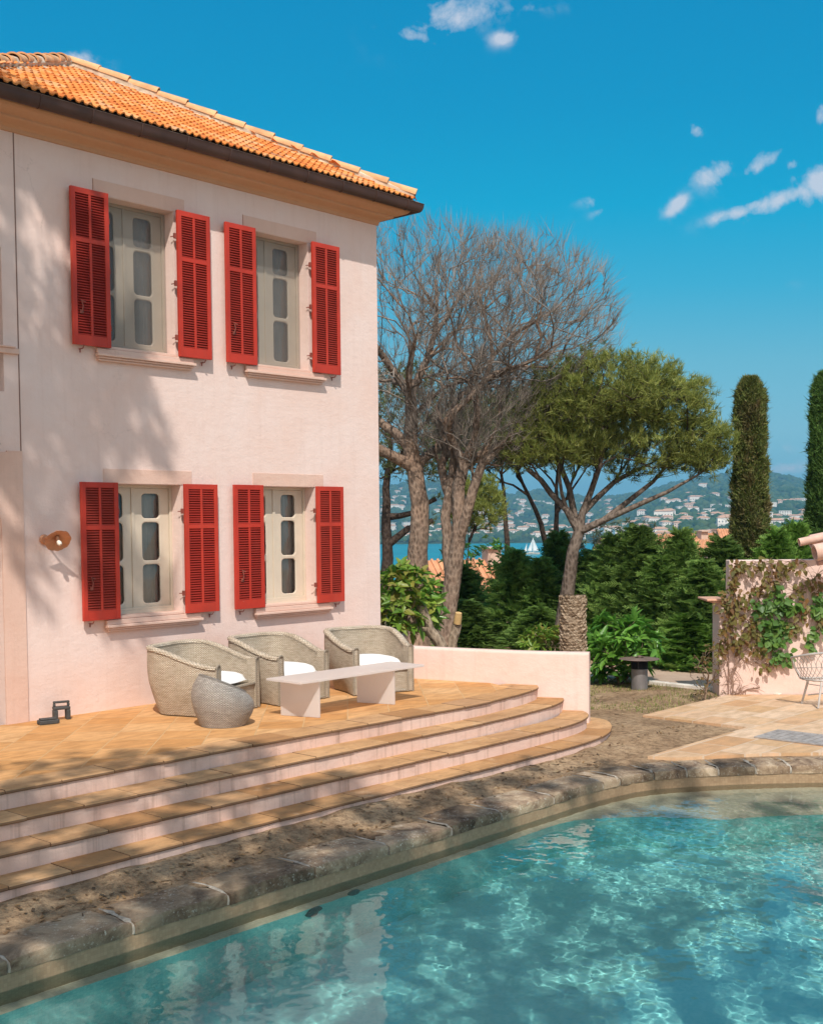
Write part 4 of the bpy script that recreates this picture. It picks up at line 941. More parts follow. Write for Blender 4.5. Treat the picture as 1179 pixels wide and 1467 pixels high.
# tub chair: built facing -Y, origin at the centre of its footprint
def tub_path(w, d, n=44):     # plan: left arm front -> back -> right arm front  (x, y), s
    r = .30; pts = []
    hw = w/2; yf = -d/2; yb = d/2
    P = [(-hw, yf), (-hw, yf+.12)]
    pts = [Vector((-hw, yf+ (yb-r-yf)*k/9)) for k in range(9)]
    pts += [Vector((-hw+r*(1-math.cos(t))*hw/ r *.62 if False else -hw + r - r*math.cos(t), yb-r+r*math.sin(t))) for t in [PI/2*k/9 for k in range(9)]]
    pts += [Vector((-hw+r+(2*hw-2*r)*k/4, yb)) for k in range(4)]
    pts += [Vector((hw-r+r*math.sin(t), yb-r+r*math.cos(t))) for t in [PI/2*k/9 for k in range(9)]]
    pts += [Vector((hw, yb-r-(yb-r-yf)*k/9)) for k in range(10)]
    return pts
def make_chair(name, label, w=.74, d=.74, loc=(0,0,0), rot=0, arm=.56, back=.755):
    t = thing(name, label, 'armchair', loc, rot, 'wicker tub armchairs on the terrace')
    P = tub_path(w, d); m = len(P); cum = [0]
    for i in range(1, m): cum.append(cum[-1]+(P[i]-P[i-1]).length)
    yf, yb = -d/2, d/2; th = .062
    rings = []; uvs = []
    for i, p in enumerate(P):
        tq = (P[min(i+1, m-1)]-P[max(i-1, 0)]).normalized(); out = Vector((-tq.y, tq.x))     # outwards
        f = (p.y-yf)/(yb-yf); e = sm(np.array(f*1.12)); top = arm+(back-arm)*float(e)
        flare = .075*min(1, f*2.2); r = []; u = []
        def add(off, z, uv_v): r.append((p.x+out.x*off, p.y+out.y*off, z)); u.append((cum[i], uv_v))
        for k in range(7):
            q = k/6; z = .01+(top-.045)*q; add(-.05*(1-min(1, q*1.8))*min(1, f*3)*1.0 + flare*math.sin(min(1, q*1.05)*PI*.62)*1.0 - (0 if f > .05 else 0), z, z)
        o0 = flare*math.sin(1.05*PI*.62) if False else (r[-1][0]-p.x)*out.x+(r[-1][1]-p.y)*out.y
        for k, (a, zz) in enumerate(((.012,.012),(.014,.03),(.004,.044),(-.03,.050),(-.064,.044),(-.074,.03),(-.072,.012))): add(o0+a, top-.035+zz-.012, top+.012*(k+1))
        for k in range(5):
            q = k/4; z = top-.05-(top-.05-.27)*q; add(o0-.066-(.01+.04*f)*q, z, 1.2+z)
        rings.append(r); uvs.append(u)
    b = MB(); b.loft(rings, False, 0, uvs)
    b.build('shell', wick_m, t, smooth=True, auto=60)
    # arm fronts with braided posts
    for s, ri in ((0, rings[0]), (1, rings[-1])):
        xo = ri[0][0]; xi = xo + (th+.02 if s == 0 else -(th+.02)); x0, x1 = min(xo, xi)-.002, max(xo, xi)
        b = MB(); zt = arm+.004
        vs = [(x0,yf-.004,.01),(x1,yf-.004,.01),(x1,yf-.004,zt),(x0,yf-.004,zt)]; b.face(vs, 0, [(v[0],v[2]) for v in vs])
        xin = x1 if s == 0 else x0
        vs = [(xin,yf-.004,.01),(xin,yf+.10,.01),(xin,yf+.10,zt),(xin,yf-.004,zt)]; b.face(vs, 0, [(v[1],v[2]) for v in vs])
        b.build('arm_front', wick_m, t)
        b = MB(); b.tube([(x0+.006,yf-.008,.008),(x0+.006,yf-.008,zt*.5),(x0+.006,yf-.008,zt-.01),(x0+.02,yf-.008,zt+.008),(x1-.02,yf-.008,zt+.008),(x1-.006,yf-.008,zt-.01),(x1-.006,yf-.008,zt*.5),(x1-.006,yf-.008,.008)], .0105, 7, uvy=1)
        b.build('braided_edge', braid_m, t, smooth=True, auto=60)
    # front apron and seat deck
    xi = w/2-th-.015; b = MB()
    vs = [(-xi,yf+.012,.012),(xi,yf+.012,.012),(xi,yf+.012,.285),(-xi,yf+.012,.285)]; b.face(vs, 0, [(v[0],v[2]) for v in vs])
    vs = [(-xi,yf+.012,.285),(xi,yf+.012,.285),(xi,yb-.1,.285),(-xi,yb-.1,.285)]; b.face(vs, 0, [(v[0],v[1]) for v in vs])
    b.build('seat_base', wick_m, t)
    b = MB(); b.tube([(-xi,yf+.002,.285),(xi,yf+.002,.285)], .014, 8, uvy=1); b.tube([(-xi,yf+.002,.018),(xi,yf+.002,.018)], .012, 8, uvy=1); b.build('seat_rail', braid_m, t, smooth=True)
    # cushion
    c = MB(); nx_, ny_ = 14, 14; hw_, hd = xi-.005, .33
    def cu(u, v, top):
        x = hw_*u; y = -.055+hd*v; rr = (1-abs(u)**5)*(1-abs(v)**5); h = .066*max(rr, 0)**.45
        k = 1-.03*(abs(u*v))**2
        return (x*k, y*k, .325+(h*1.5 if top else -h*.35)+.012*(1-u*u)*(1-v*v)*(1 if top else 0)+.003*math.sin(u*5+v*3))
    for top in (True, False):
        vs = [cu(-1+2*i/nx_, -1+2*j/ny_, top) for j in range(ny_+1) for i in range(nx_+1)]
        c.raw(vs, [(j*(nx_+1)+i, j*(nx_+1)+i+1, (j+1)*(nx_+1)+i+1, (j+1)*(nx_+1)+i) for j in range(ny_) for i in range(nx_)])
    co = c.build('cushion', cush_m, None, smooth=True, merge=1e-4, auto=80); tag(co, None)
    co.parent = t; return t
ch1 = make_chair('wicker_armchair', 'leftmost wicker tub armchair, below the first window and behind the grey basket seat', loc=(-3.85,-.90,0), rot=math.radians(20), w=.92, d=.92)
ch2 = make_chair('wicker_armchair', 'middle wicker tub armchair, behind the left leg of the frosted table', loc=(-2.71,-.86,0), rot=math.radians(3), w=.84, d=.90)
ch3 = make_chair('wicker_armchair', 'wicker tub armchair nearest the low parapet and the corner of the house', loc=(-1.45,-1.14,0), rot=math.radians(-20), w=.82, d=.90)

# frosted bench-like table
nt_ = NT('frosted_acrylic'); d1 = nt_.n('ShaderNodeBsdfPrincipled', Roughness=.45, Base_Color=(.90,.86,.83)); t1 = nt_.n('ShaderNodeBsdfTranslucent', Color=(.90,.84,.80)); t2 = nt_.n('ShaderNodeBsdfTransparent', Color=(.95,.9,.88))
m1 = nt_.n('ShaderNodeMixShader'); nt_.set(m1, 0, .45); nt_.t.links.new(d1.outputs[0], m1.inputs[1]); nt_.t.links.new(t1.outputs[0], m1.inputs[2])
m2 = nt_.n('ShaderNodeMixShader'); nt_.set(m2, 0, .24); nt_.t.links.new(m1.outputs[0], m2.inputs[1]); nt_.t.links.new(t2.outputs[0], m2.inputs[2]); acr_m = nt_.surf(m2)
tb = thing('frosted_table', 'long low frosted acrylic table on two slab legs before the wicker chairs', 'table', (-2.68,-2.04,0))
b = MB(); b.box((-.985,-.27,.395),(.985,.27,.420)); b.build('table_top', acr_m, tb, bevel=.003)
for x in (-.74, .44):
    b = MB(); b.box((x-.0125,-.24,0.002),(x+.0125,.24,.3935), rot=.30); b.build('leg', acr_m, tb, bevel=.002)

# small grey tub seat
st = thing('grey_basket_seat', 'small grey woven basket seat with slanting rim in front of the leftmost armchair', 'stool', (-4.29,-1.80,0), math.radians(-15))
b = MB(); rings = []; uvs = []; n_ = 40
prof = [(.235,.005),(.245,.03),(.275,.10),(.305,.18),(.322,.26),(.322,.33),(.305,.40),(.27,.46),(.25,.485)]
for a_i in range(n_+1):
    a = 2*PI*a_i/n_; hgt = .76+.24*(.5-.5*math.cos(a-PI*.5-1.2)); r = []; u = []
    hk = 1.08*(.60+.40*(.5+.5*math.cos(a-PI)))    # rim height factor round the seat
    for rr, z in prof: r.append((rr*math.cos(a), rr*math.sin(a), z*hk)); u.append((a*.3, z*hk))
    zt = prof[-1][1]*hk
    for rr, dz in ((.235,.012),(.215,.008),(.205,-.01)): r.append((rr*math.cos(a), rr*math.sin(a), zt+dz)); u.append((a*.3, zt+.02+(.235-rr)))
    for rr, z in ((.22,.34),(.21,.27),(.0,.27)): r.append((rr*math.cos(a), rr*math.sin(a), min(z, zt-.02))); u.append((a*.3, 1+z))
    rings.append(r); uvs.append(u)
b.loft(rings, False, 0, uvs); b.build('basket', wick_g, st, smooth=True, auto=60)
b = MB(); b.tube([(.228*math.cos(2*PI*k/40), .228*math.sin(2*PI*k/40), prof[-1][1]*1.08*(.60+.40*(.5+.5*math.cos(2*PI*k/40-PI)))+.008) for k in range(41)], .018, 8, uvy=1); b.build('braided_rim', wick_g, st, smooth=True)

# two grey rubber handling blocks by the wall
blk_m = mat_plain('grey_rubber', (.060,.058,.056), .75, 20, .2, .3, 80, .003)
def block(name, label, loc, rot):
    t = thing(name, label, 'weight block', loc, rot); b = MB()
    # upright arch: outer outline with handle slot and lower arch cut-out
    W_, H_, T_ = .088, .20, .05
    b.box((-W_,-T_,0),(-.045,T_,.11)); b.box((.045,-T_,0),(W_,T_,.11)); b.box((-W_,-T_,.1105),(W_,T_,.142)); b.box((-W_,-.02,.1425),(-.062,.02,.178)); b.box((.062,-.02,.1425),(W_,.02,.178)); b.box((-W_,-.02,.1785),(W_,.02,.202))
    b.build('body', blk_m, t, bevel=.009); b = MB(); b.box((-W_+.01,-T_-.006,.02),(-.052,-T_+.001,.095)); b.box((.052,-T_-.006,.02),(W_-.01,-T_+.001,.095)); b.build('grip_pad', blk_m, t, bevel=.003); return t
b1 = block('weight_block', 'dark grey block with a carrying handle standing upright against the pink wall', (-5.17,-.16,0), math.radians(-18))
b2 = thing('weight_block', 'dark grey block lying flat on the tiles in front of the upright one', 'weight block', (-5.42,-.30,0), math.radians(-12))
b = MB(); b.box((-.10,-.055,.0),(.10,.055,.045)); b.box((-.085,-.045,.0455),(.085,.045,.062)); b.build('body', blk_m, b2, bevel=.012)
b = MB(); b.box((-.11,-.015,.012),(-.098,.015,.035)); b.box((.098,-.03,.01),(.118,.03,.04)); b.build('grip', blk_m, b2, bevel=.004)

# ---------------------------------------------------------------- bollard lamp
bl = thing('bollard_lamp', 'grey metal bollard lamp with louvred head and wide thin round lid on the dry bed', 'garden lamp', (4.20,-1.62,GZ))
bm_m = mat_plain('zinc_metal', (.27,.25,.245), .55, 6, .2, .15, 30, .003, metallic=.5)
b = MB(); b.lathe([(.0,0),(.145,0),(.145,.012),(.128,.014),(.128,.34),(.0,.34)], 28); b.build('post', bm_m, bl, smooth=True, auto=40)
dk = mat_plain('dark_louvre', (.05,.048,.05), .45)
b = MB(); b.lathe([(.10,.34),(.10,.50)], 20); 
for k in range(7): b.lathe([(.128,.345+k*.021),(.108,.358+k*.021),(.106,.356+k*.021),(.127,.342+k*.021)], 24)
for k in range(4):
    a = PI/2*k+.4; b.tube([(.124*math.cos(a),.124*math.sin(a),.34),(.124*math.cos(a),.124*math.sin(a),.50)], .008, 5)
b.build('louvred_head', dk, bl, smooth=True, auto=40)
b = MB(); b.lathe([(0,.497),(.14,.497),(.31,.493),(.318,.497),(.31,.502),(.14,.512),(0,.520)], 36); b.lathe([(0,.52),(.035,.52),(.032,.548),(0,.552)], 14); b.build('lid', mat_plain('rusty_lid', (.20,.135,.11), .7, 6, .3, .3, 40, .004, metallic=.3), bl, smooth=True, auto=40)

# ---------------------------------------------------------------- wire loveseat at the right edge
lv_m = mat_plain('whitewashed_rattan', (.46,.42,.39), .6, 8, .2, .3, 40, .004)
ls = thing('open_weave_loveseat', 'whitish open weave garden loveseat on splayed legs at the right edge of the paving', 'garden sofa', (4.55,-4.75,GZ+.035), math.radians(-48+180))
def basket(s_, q):   # s_: 0..1 left arm front to right arm front, q: 0 seat rim .. 1 top rim
    a = PI*s_; w_ = .62+.13*q; d_ = .36+.14*q; x = -w_*math.cos(a); x = math.copysign(abs(x/w_)**.7*w_, x); y = d_*math.sin(a)**.8
    return Vector((x, y-.12*q*0, .38+.42*q*(.70+.30*math.sin(a))))
b = MB()
b.tube([basket(k/40, 1)+Vector((0,0,0)) for k in range(41)], .016, 8); b.tube([basket(k/40, 0) for k in range(41)], .014, 8)
for s_ in (0, 1): b.tube([basket(s_, q/5)+Vector((0,-.04*math.sin(PI*q/5),0)) for q in range(6)], .015, 8)
b.tube([basket(0, 0), basket(1, 0)], .016, 8); b.build('frame', lv_m, ls, smooth=True)
b = MB(); NN = 22
for k in range(NN+1):
    for sg in (1, -1):
        pts = []
        for q in range(9):
            s_ = k/NN+sg*.075*math.sin(PI*q/8)*(1 if q < 5 else 1)+sg*.03*(q/8); s_ = min(1, max(0, s_)); pts.append(basket(s_, q/8))
        b.tube(pts, .0048, 5)
b.tube([basket(k/40, .5) for k in range(41)], .007, 6)
b.build('woven_back', lv_m, ls, smooth=True)
b = MB()
for k in range(17):
    x = -.56+1.12*k/16; yy = .35*math.sqrt(max(0, 1-(x/.62)**2))
    b.tube([(x,-.005,.362),(x,yy*.5,.350),(x,yy,.360)], .006, 5)
for k in range(4): y = .03+k*.085; hw_ = .60*math.sqrt(max(0.05, 1-(y/.36)**2)); b.tube([(-hw_,y,.356),(hw_,y,.356)], .006, 5)
b.build('seat', lv_m, ls, smooth=True)
for (x, y, dx, dy) in ((-.52,.04,-.06,-.10),(.52,.04,.06,-.10),(-.42,.30,-.08,.10),(.42,.30,.08,.10)):
    b = MB(); b.tube([(x,y,.36),(x+dx*.5,y+dy*.5,.18),(x+dx,y+dy,.004)], [.018,.016,.014], 8); b.tube([(x,y,.30),(x*.5,y*.5+.06,.26)], .007, 5); b.build('leg', lv_m, ls, smooth=True)
b = MB(); b.tube([(-.52,.02,.14),(0,.1,.20),(.52,.02,.14)], .009, 6); b.build('stretcher', lv_m, ls, smooth=True)

# ---------------------------------------------------------------- right hand garden wall with tiled capping
gw_m = mat_plaster('garden_wall_plaster', (.78,.60,.53), (.40,.22,.17), .2)
gw = thing('garden_wall', 'pink plastered garden wall overgrown with vine at the right edge', 'garden wall', (4.5,-3.3,GZ))
WA = Vector((4.40,-3.05)); WDv = Vector((.66,-.751)).normalized(); WN = Vector((-WDv.y*-1, -WDv.x)) 
WN = Vector((WDv.y, -WDv.x)); 
if (Vector((CAM.x, CAM.y))-WA).dot(WN) < 0: WN = -WN          # towards the camera
def wp(s_, o, z): p = WA+WDv*s_+WN*o; return (p.x, p.y, z)
def wbox(b, s0, s1, o0, o1, z0, z1, mi=0):
    vs = [wp(s0,o0,z0),wp(s1,o0,z0),wp(s1,o1,z0),wp(s0,o1,z0),wp(s0,o0,z1),wp(s1,o0,z1),wp(s1,o1,z1),wp(s0,o1,z1)]
    b.raw(vs, [(0,3,2,1),(4,5,6,7),(0,1,5,4),(1,2,6,5),(2,3,7,6),(3,0,4,7)], mi)
b = MB(); wbox(b, 0, 3.6, -.22, 0, -.9, 1.465); o = b.build('wall_body', gw_m, None, bevel=.012); o.parent = gw; o.matrix_parent_inverse = Matrix.Translation(-Vector(gw.location))
# lower wall running back to the left, with a canal tile cap
lwl = thing('low_garden_wall', 'lower pink wall end with a flat terracotta cap behind the vine', 'garden wall', (4.4,-2.8,GZ))
def child(o, t): o.parent = t; o.matrix_parent_inverse = Matrix.Translation(-Vector(t.location)); return o
terr_cap = mat_plain('terracotta_cap', (.60,.33,.22), .85, 6, .2, .3, 40, .005)
b = MB(); wbox(b, -.13, -.005, -.50, -.06, -.9, .82); child(b.build('wall_body', gw_m, None), lwl)
b = MB(); wbox(b, -.34, -.004, -.60, .03, .85, .885); wbox(b, -.26, -.006, -.56, .0, .822, .848); child(b.build('cap', terr_cap, None, bevel=.012), lwl)
# tiled roof corner reaching in at the right
rf = thing('tiled_canopy', 'end of a small canopy roof of pale terracotta barrel tiles at the right edge', 'canopy roof', (5.2,-3.9,GZ))
A0 = Vector(at(1178, 800, 17.6)); lam_m = mat_plain('pale_barrel_tile', (.66,.42,.33), .85, 5, .2, .3, 40, .006)
dirT = (_R*1.0 + Vector((0,0,.20))).normalized(); up_ = Vector((0,0,1)); sdv = Vector((_F.x,_F.y,0))
for k, (u, v, D, rr, L) in enumerate(((1166, 792, 17.5, .125, .9), (1144, 777, 17.75, .06, 1.1), (1160, 776, 17.9, .10, 1.0))):
    A = Vector(at(u, v, D)); B = A+dirT*L; b = MB(); rings = []
    side = dirT.cross(up_).normalized(); un = side.cross(dirT).normalized()
    for t in (0, .25, .5, .75, 1):
        P_ = A.lerp(B, t); rings.append([P_+side*(rr*math.cos(a))+un*(rr*math.sin(a)) for a in [2*PI*q/18 for q in range(18)]])
    rin = [A+(p-A)*.78 for p in rings[0]]; rin2 = [A+(p-A)*.76+dirT*.3 for p in rings[0]]
    b.loft([rin2, rin]+rings, True); child(b.build('barrel_tile', lam_m, None, smooth=True, auto=45), rf)
A = Vector(at(1170, 806, 17.7)); b = MB(); b.tube([A, A+dirT*1.2], .05, 8); child(b.build('timber', mat_plain('pink_timber', (.50,.30,.25), .8), None, smooth=True), rf)
# ---------------------------------------------------------------- tree growing
class Tree:
    def __init__(s, seed): s.P = []; s.par = []; s.rnd = random.Random(seed); s.len = []
    def node(s, p, par): s.P.append(np.array(p, float)); s.par.append(par); s.len.append(0 if par < 0 else s.len[par]+np.linalg.norm(s.P[-1]-s.P[par])); return len(s.P)-1
    def line(s, pts, par=-1, step=.35, jit=.02):
        last = par; prev = s.P[par] if par >= 0 else None
        for q in pts:
            q = np.array(q, float)
            if prev is None: last = s.node(q, -1); prev = q; continue
            n = max(1, int(np.linalg.norm(q-prev)/step))
            for k in range(1, n+1):
                x = prev+(q-prev)*k/n; last = s.node(x+np.array([s.rnd.gauss(0, jit) for _ in range(3)])*(k < n), last)
            prev = q
        return last
    def attach(s, T, step=.3, kpath=.12, kang=1.2, bend=.25, jit=.03, minpar=0):
        P = np.array(s.P); par = np.array(s.par); Ln = np.array(s.len); D = np.zeros_like(P)
        ok = par >= 0; D[ok] = P[ok]-P[par[ok]]; D[ok] /= np.maximum(1e-6, np.linalg.norm(D[ok], axis=1))[:, None]; D[~ok] = (0,0,1)
        n0 = len(P); cap = n0+len(T)*40; PP = np.zeros((cap, 3)); DD = np.zeros((cap, 3)); LL = np.zeros(cap); PP[:n0] = P; DD[:n0] = D; LL[:n0] = Ln; n = n0
        for t in T:
            v = t-PP[minpar:n]; d = np.linalg.norm(v, axis=1)+1e-6; cs = (v*DD[minpar:n]).sum(1)/d
            cost = d*(1+kang*(1-cs)**1.5)+kpath*LL[minpar:n]; i = int(np.argmin(cost))+minpar
            A = PP[i]; dist = d[i-minpar]; m = max(1, int(round(dist/step))); c = A+DD[i]*dist*bend+(t-A)*.25; last = i
            for k in range(1, m+1):
                u = k/m; x = A*(1-u)**2+2*c*u*(1-u)+t*u*u
                if k < m: x = x+np.array([s.rnd.gauss(0, jit) for _ in range(3)])
                dv = x-PP[last]; l = np.linalg.norm(dv)+1e-9
                if n >= cap: break
                PP[n] = x; DD[n] = dv/l; LL[n] = LL[last]+l; s.P.append(x); s.par.append(last); s.len.append(LL[n]); last = n; n += 1
        return
    def radii(s, tip=.006, p=2.3, maxr=None):
        n = len(s.P); acc = np.zeros(n); kids = [0]*n
        for i in range(n-1, -1, -1):
            if kids[i] == 0: acc[i] += tip**p
            if s.par[i] >= 0: acc[s.par[i]] += acc[i]; kids[s.par[i]] += 1
        s.R = acc**(1/p); s.kids = kids
        return s.R
    def mesh(s, R, name, m, parent, split=None, lump=.06, flare=None):
        n = len(s.P); ch = [[] for _ in range(n)]
        for i, p in enumerate(s.par):
            if p >= 0: ch[p].append(i)
        V = []; Fc = []
        starts = [(i, None) for i, p in enumerate(s.par) if p < 0]
        while starts:
            i, fr = starts.pop(); chain = ([fr] if fr is not None else [])+[i]
            while ch[i]:
                k = sorted(ch[i], key=lambda q: -R[q]); 
                for q in k[1:]: starts.append((q, i))
                i = k[0]; chain.append(i)
            if len(chain) < 2: continue
            rs = [R[q] for q in chain]; 
            if fr is not None: rs[0] = min(R[fr], rs[1]*1.25)
            mx = max(rs); sd = 12 if mx > .08 else 7 if mx > .035 else 5 if mx > .015 else 3
            up = Vector((.3,.2,.9)); base = len(V)
            for q, idx in enumerate(chain):
                p = Vector(s.P[idx]); a = Vector(s.P[chain[min(q+1, len(chain)-1)]])-Vector(s.P[chain[max(q-1, 0)]])
                if a.length < 1e-6: a = Vector((0,0,1))
                a.normalize(); x = a.cross(up)
                if x.length < .05: x = a.cross(Vector((1,0,0)))
                x.normalize(); y = x.cross(a)
                for k in range(sd):
                    an = 2*PI*k/sd; rr = rs[q]*(1+(lump*math.sin(an*3+idx*.7)+lump*mnoise.noise(p*6+Vector((an,0,0)))*2 if mx > .08 else 0)); V.append(tuple(p+x*(rr*math.cos(an))+y*(rr*math.sin(an))))
            for q in range(len(chain)-1):
                for k in range(sd): Fc.append((base+q*sd+k, base+q*sd+(k+1) % sd, base+(q+1)*sd+(k+1) % sd, base+(q+1)*sd+k))
        return np_mesh(name, V, Fc, m, parent, smooth=True)
    def kids_ok(s, i): return True
    def tips(s): return [i for i in range(len(s.P)) if s.kids[i] == 0]

def blades(name, C, Dn, m, parent, n=10, L=.13, w=.012, spread=.8, seed=1):     # tufts of needles, C: centres, Dn: directions
    g = np.random.default_rng(seed); C = np.repeat(np.asarray(C), n, 0); Dn = np.repeat(np.asarray(Dn), n, 0); k = len(C)
    d = Dn+g.normal(0, spread, (k, 3)); d /= np.linalg.norm(d, axis=1)[:, None]; sv = np.cross(d, g.normal(0, 1, (k, 3))); sv /= np.linalg.norm(sv, axis=1)[:, None]
    Ls = L*g.uniform(.7, 1.25, (k, 1)); C = C+g.normal(0, .02, (k, 3)); A = C-sv*w; B = C+sv*w; T = C+d*Ls
    V = np.stack([A, B, T], 1).reshape(-1, 3); F_ = np.arange(len(V)).reshape(-1, 3); return np_mesh(name, V, F_, m, parent)
def leaves(name, C, Nn, Dn, m, parent, L=.12, w=.045, seed=1, fold=.25, droop=.25, jl=.35):   # pointed oval leaves, six-sided and folded
    g = np.random.default_rng(seed); C = np.asarray(C); k = len(C); Dn = np.asarray(Dn)+0; Dn = Dn/np.linalg.norm(Dn, axis=1)[:, None]; sv = np.cross(Dn, Nn); sv /= np.maximum(1e-6, np.linalg.norm(sv, axis=1))[:, None]; Nn = np.cross(sv, Dn)
    Ls = L*g.uniform(1-jl, 1+jl, (k, 1)); ws = w*Ls/L; dr = Ls*droop*g.uniform(.3, 1.6, (k, 1))
    b = C; p1 = C+Dn*Ls*.35-sv*ws+Nn*ws*fold-Nn*dr*.15; p2 = C+Dn*Ls*.35+sv*ws+Nn*ws*fold-Nn*dr*.15; mid = C+Dn*Ls*.5-Nn*dr*.25
    q1 = C+Dn*Ls*.75-sv*ws*.6+Nn*ws*fold*.6-Nn*dr*.6; q2 = C+Dn*Ls*.75+sv*ws*.6+Nn*ws*fold*.6-Nn*dr*.6; t = C+Dn*Ls-Nn*dr
    V = np.stack([b, p1, q1, t, q2, p2], 1).reshape(-1, 3); i = np.arange(k)[:, None]*6
    F_ = np.concatenate([i+np.array([[0,1,2,3]]), i+np.array([[0,3,4,5]])]); return np_mesh(name, V, F_, m, parent)

def L3(v): return np.array([v[0], v[1], v[2]])
def up_rot(P, base): return P

bark_pine = mat_bark('pine_bark', (.23,.155,.115), (.42,.315,.24), c3=(.56,.37,.26))
bark_grey = mat_bark('grey_pine_bark', (.13,.095,.075), (.27,.21,.17), c3=(.33,.26,.21))
bark_dark = mat_bark('dark_bark', (.060,.042,.034), (.13,.095,.075))
twig_grey = mat_plain('dead_twig', (.25,.205,.17), .9, 2, .3, .2, 20, .01)

def in_ell(g, c, r, n, lo=-1, hi=1, shell=0.0):
    out = []
    while len(out) < n:
        q = g.uniform(-1, 1, (n*3, 3)); d = np.linalg.norm(q, axis=1); ok = (d < 1) & (d > shell) & (q[:,2] > lo) & (q[:,2] < hi)
        out.extend(q[ok])
    q = np.array(out[:n]); return q*np.array(r)+np.array(c)
def pose(q, c):      # ellipsoids defined with x = image right, y = depth, z = up around c
    o = q.copy(); o[:,0] = c[0]+_R.x*q[:,0]+_F.x*q[:,1]; o[:,1] = c[1]+_R.y*q[:,0]+_F.y*q[:,1]; o[:,2] = c[2]+q[:,2]; return o

def bare_pine(name, label, skel, crowns, seed, ntw=1500, tipr=.0055, maxr=.25, m=bark_pine, tm=twig_grey, K=1.0):
    """skel: list of (attach index path, [(u,v,D)...]); crowns: (u,v,D, rx, ry, rz, lo, n_mid, n_fine)"""
    T = Tree(seed); ends = []; maxr *= K; crowns = [(a_[0], a_[1], a_[2]*K, a_[3]*K, a_[4]*K, a_[5]*K, *a_[6:]) for a_ in crowns]
    names = {}
    for key, frm, pts in skel:
        W_ = [L3(at(p[0], p[1], p[2]*K)) for p in pts]
        if frm is None:
            e = T.line(W_, -1, .35, .02); names[key] = list(range(0, len(T.P)))
        else:
            base = names[frm[0]]; i = min(base, key=lambda q: np.linalg.norm(T.P[q]-W_[0])); s0 = len(T.P); T.line(W_[1:] if np.linalg.norm(T.P[i]-W_[0]) < .3 else W_, i, .35, .035); names[key] = list(range(s0, len(T.P)))
    nsk = len(T.P); T.fork = int(names['trunk'][-1]*.8); trunk_n = names['trunk'][-1] if 'trunk' in names else 0
    g = np.random.default_rng(seed); minp = int(len(names['trunk'])*.75)
    for (u, v, D, rx, ry, rz, lo, nm, nf) in crowns:
        c = L3(at(u, v, D)); q = pose(in_ell(g, (0,0,0), (rx, ry, rz), nm, lo), c); b0 = T.P[minp]; q = q[np.argsort(np.linalg.norm(q-b0, axis=1))]; T.attach(q, .3, .10, 1.5, .22, .02, minp)
    for (u, v, D, rx, ry, rz, lo, nm, nf) in crowns:
        c = L3(at(u, v, D)); q = pose(in_ell(g, (0,0,0), (rx*1.06, ry*1.06, rz*1.07), nf, lo, 1, .45), c); q = q[np.argsort(np.linalg.norm(q-T.P[minp], axis=1))]; T.attach(q, .16, .05, 1.6, .22, .010, minp)
    R = T.radii(tipr, 2.15)
    R = np.minimum(R*.8, maxr*.5); ml = max(T.len[:nsk])
    for i in range(nsk):
        q = T.len[i]/ml; par_r = R[T.par[i]] if T.par[i] >= 0 else maxr*1.25
        R[i] = maxr*(1.25 if i == 0 else 1)*max(.05, (1-q)**.75*(1-.10*q)) if T.kids_ok(i) else R[i]
    tn = names['trunk']
    for key, frm, pts in skel:
        if frm is None: continue
        for i in names[key]: R[i] *= .72
    base = T.P[0]
    t = thing(name, label, 'tree', (float(base[0]), float(base[1]), float(base[2])), 0)
    return T, R, t

def split_mesh(T, R, t, m_big, m_small, thr=.018, brush=0):
    n = len(T.P); big = Tree(1); 
    # trunk + limbs as one part, fine twigs as another
    idx = {}; 
    for i in range(n):
        if R[i] >= thr and (T.par[i] < 0 or T.par[i] in idx): idx[i] = len(big.P); big.P.append(T.P[i]); big.par.append(idx[T.par[i]] if T.par[i] >= 0 else -1)
    Rb = np.array([R[i] for i in idx]); a = big.mesh(Rb, 'trunk', m_big, None); child(a, t)
    sm_ = Tree(2); idm = {}; Rs = []
    for i in range(n):
        if i in idx: continue
        p = T.par[i]
        if p in idm: par = idm[p]
        else: sm_.P.append(T.P[p]); sm_.par.append(-1); Rs.append(R[i]); par = len(sm_.P)-1
        idm[i] = len(sm_.P); sm_.P.append(T.P[i]); sm_.par.append(par); Rs.append(R[i])
    if brush:
        tips = [i for i in range(n) if T.kids[i] == 0]; g_ = np.random.default_rng(n); fork = T.P[int(getattr(T, 'fork', 10))]; C = []; Dn = []
        for i in tips:
            d = T.P[i]-T.P[T.par[i]]; d = d/np.linalg.norm(d); rd = T.P[i]-fork; rd = rd/np.linalg.norm(rd); d = d*.55+rd*.8+np.array([0,0,.25]); d /= np.linalg.norm(d); pp = T.P[T.par[i]]
            C.append(T.P[i]-d*.05); Dn.append(d); C.append(pp); Dn.append(d)
        child(blades('twigs', C, Dn, m_small, None, brush, .42, .0040, .24, n), t)
    if sm_.P:
        b_ = sm_.mesh(np.array(Rs), 'branches', m_small, None); child(b_, t)
    return a

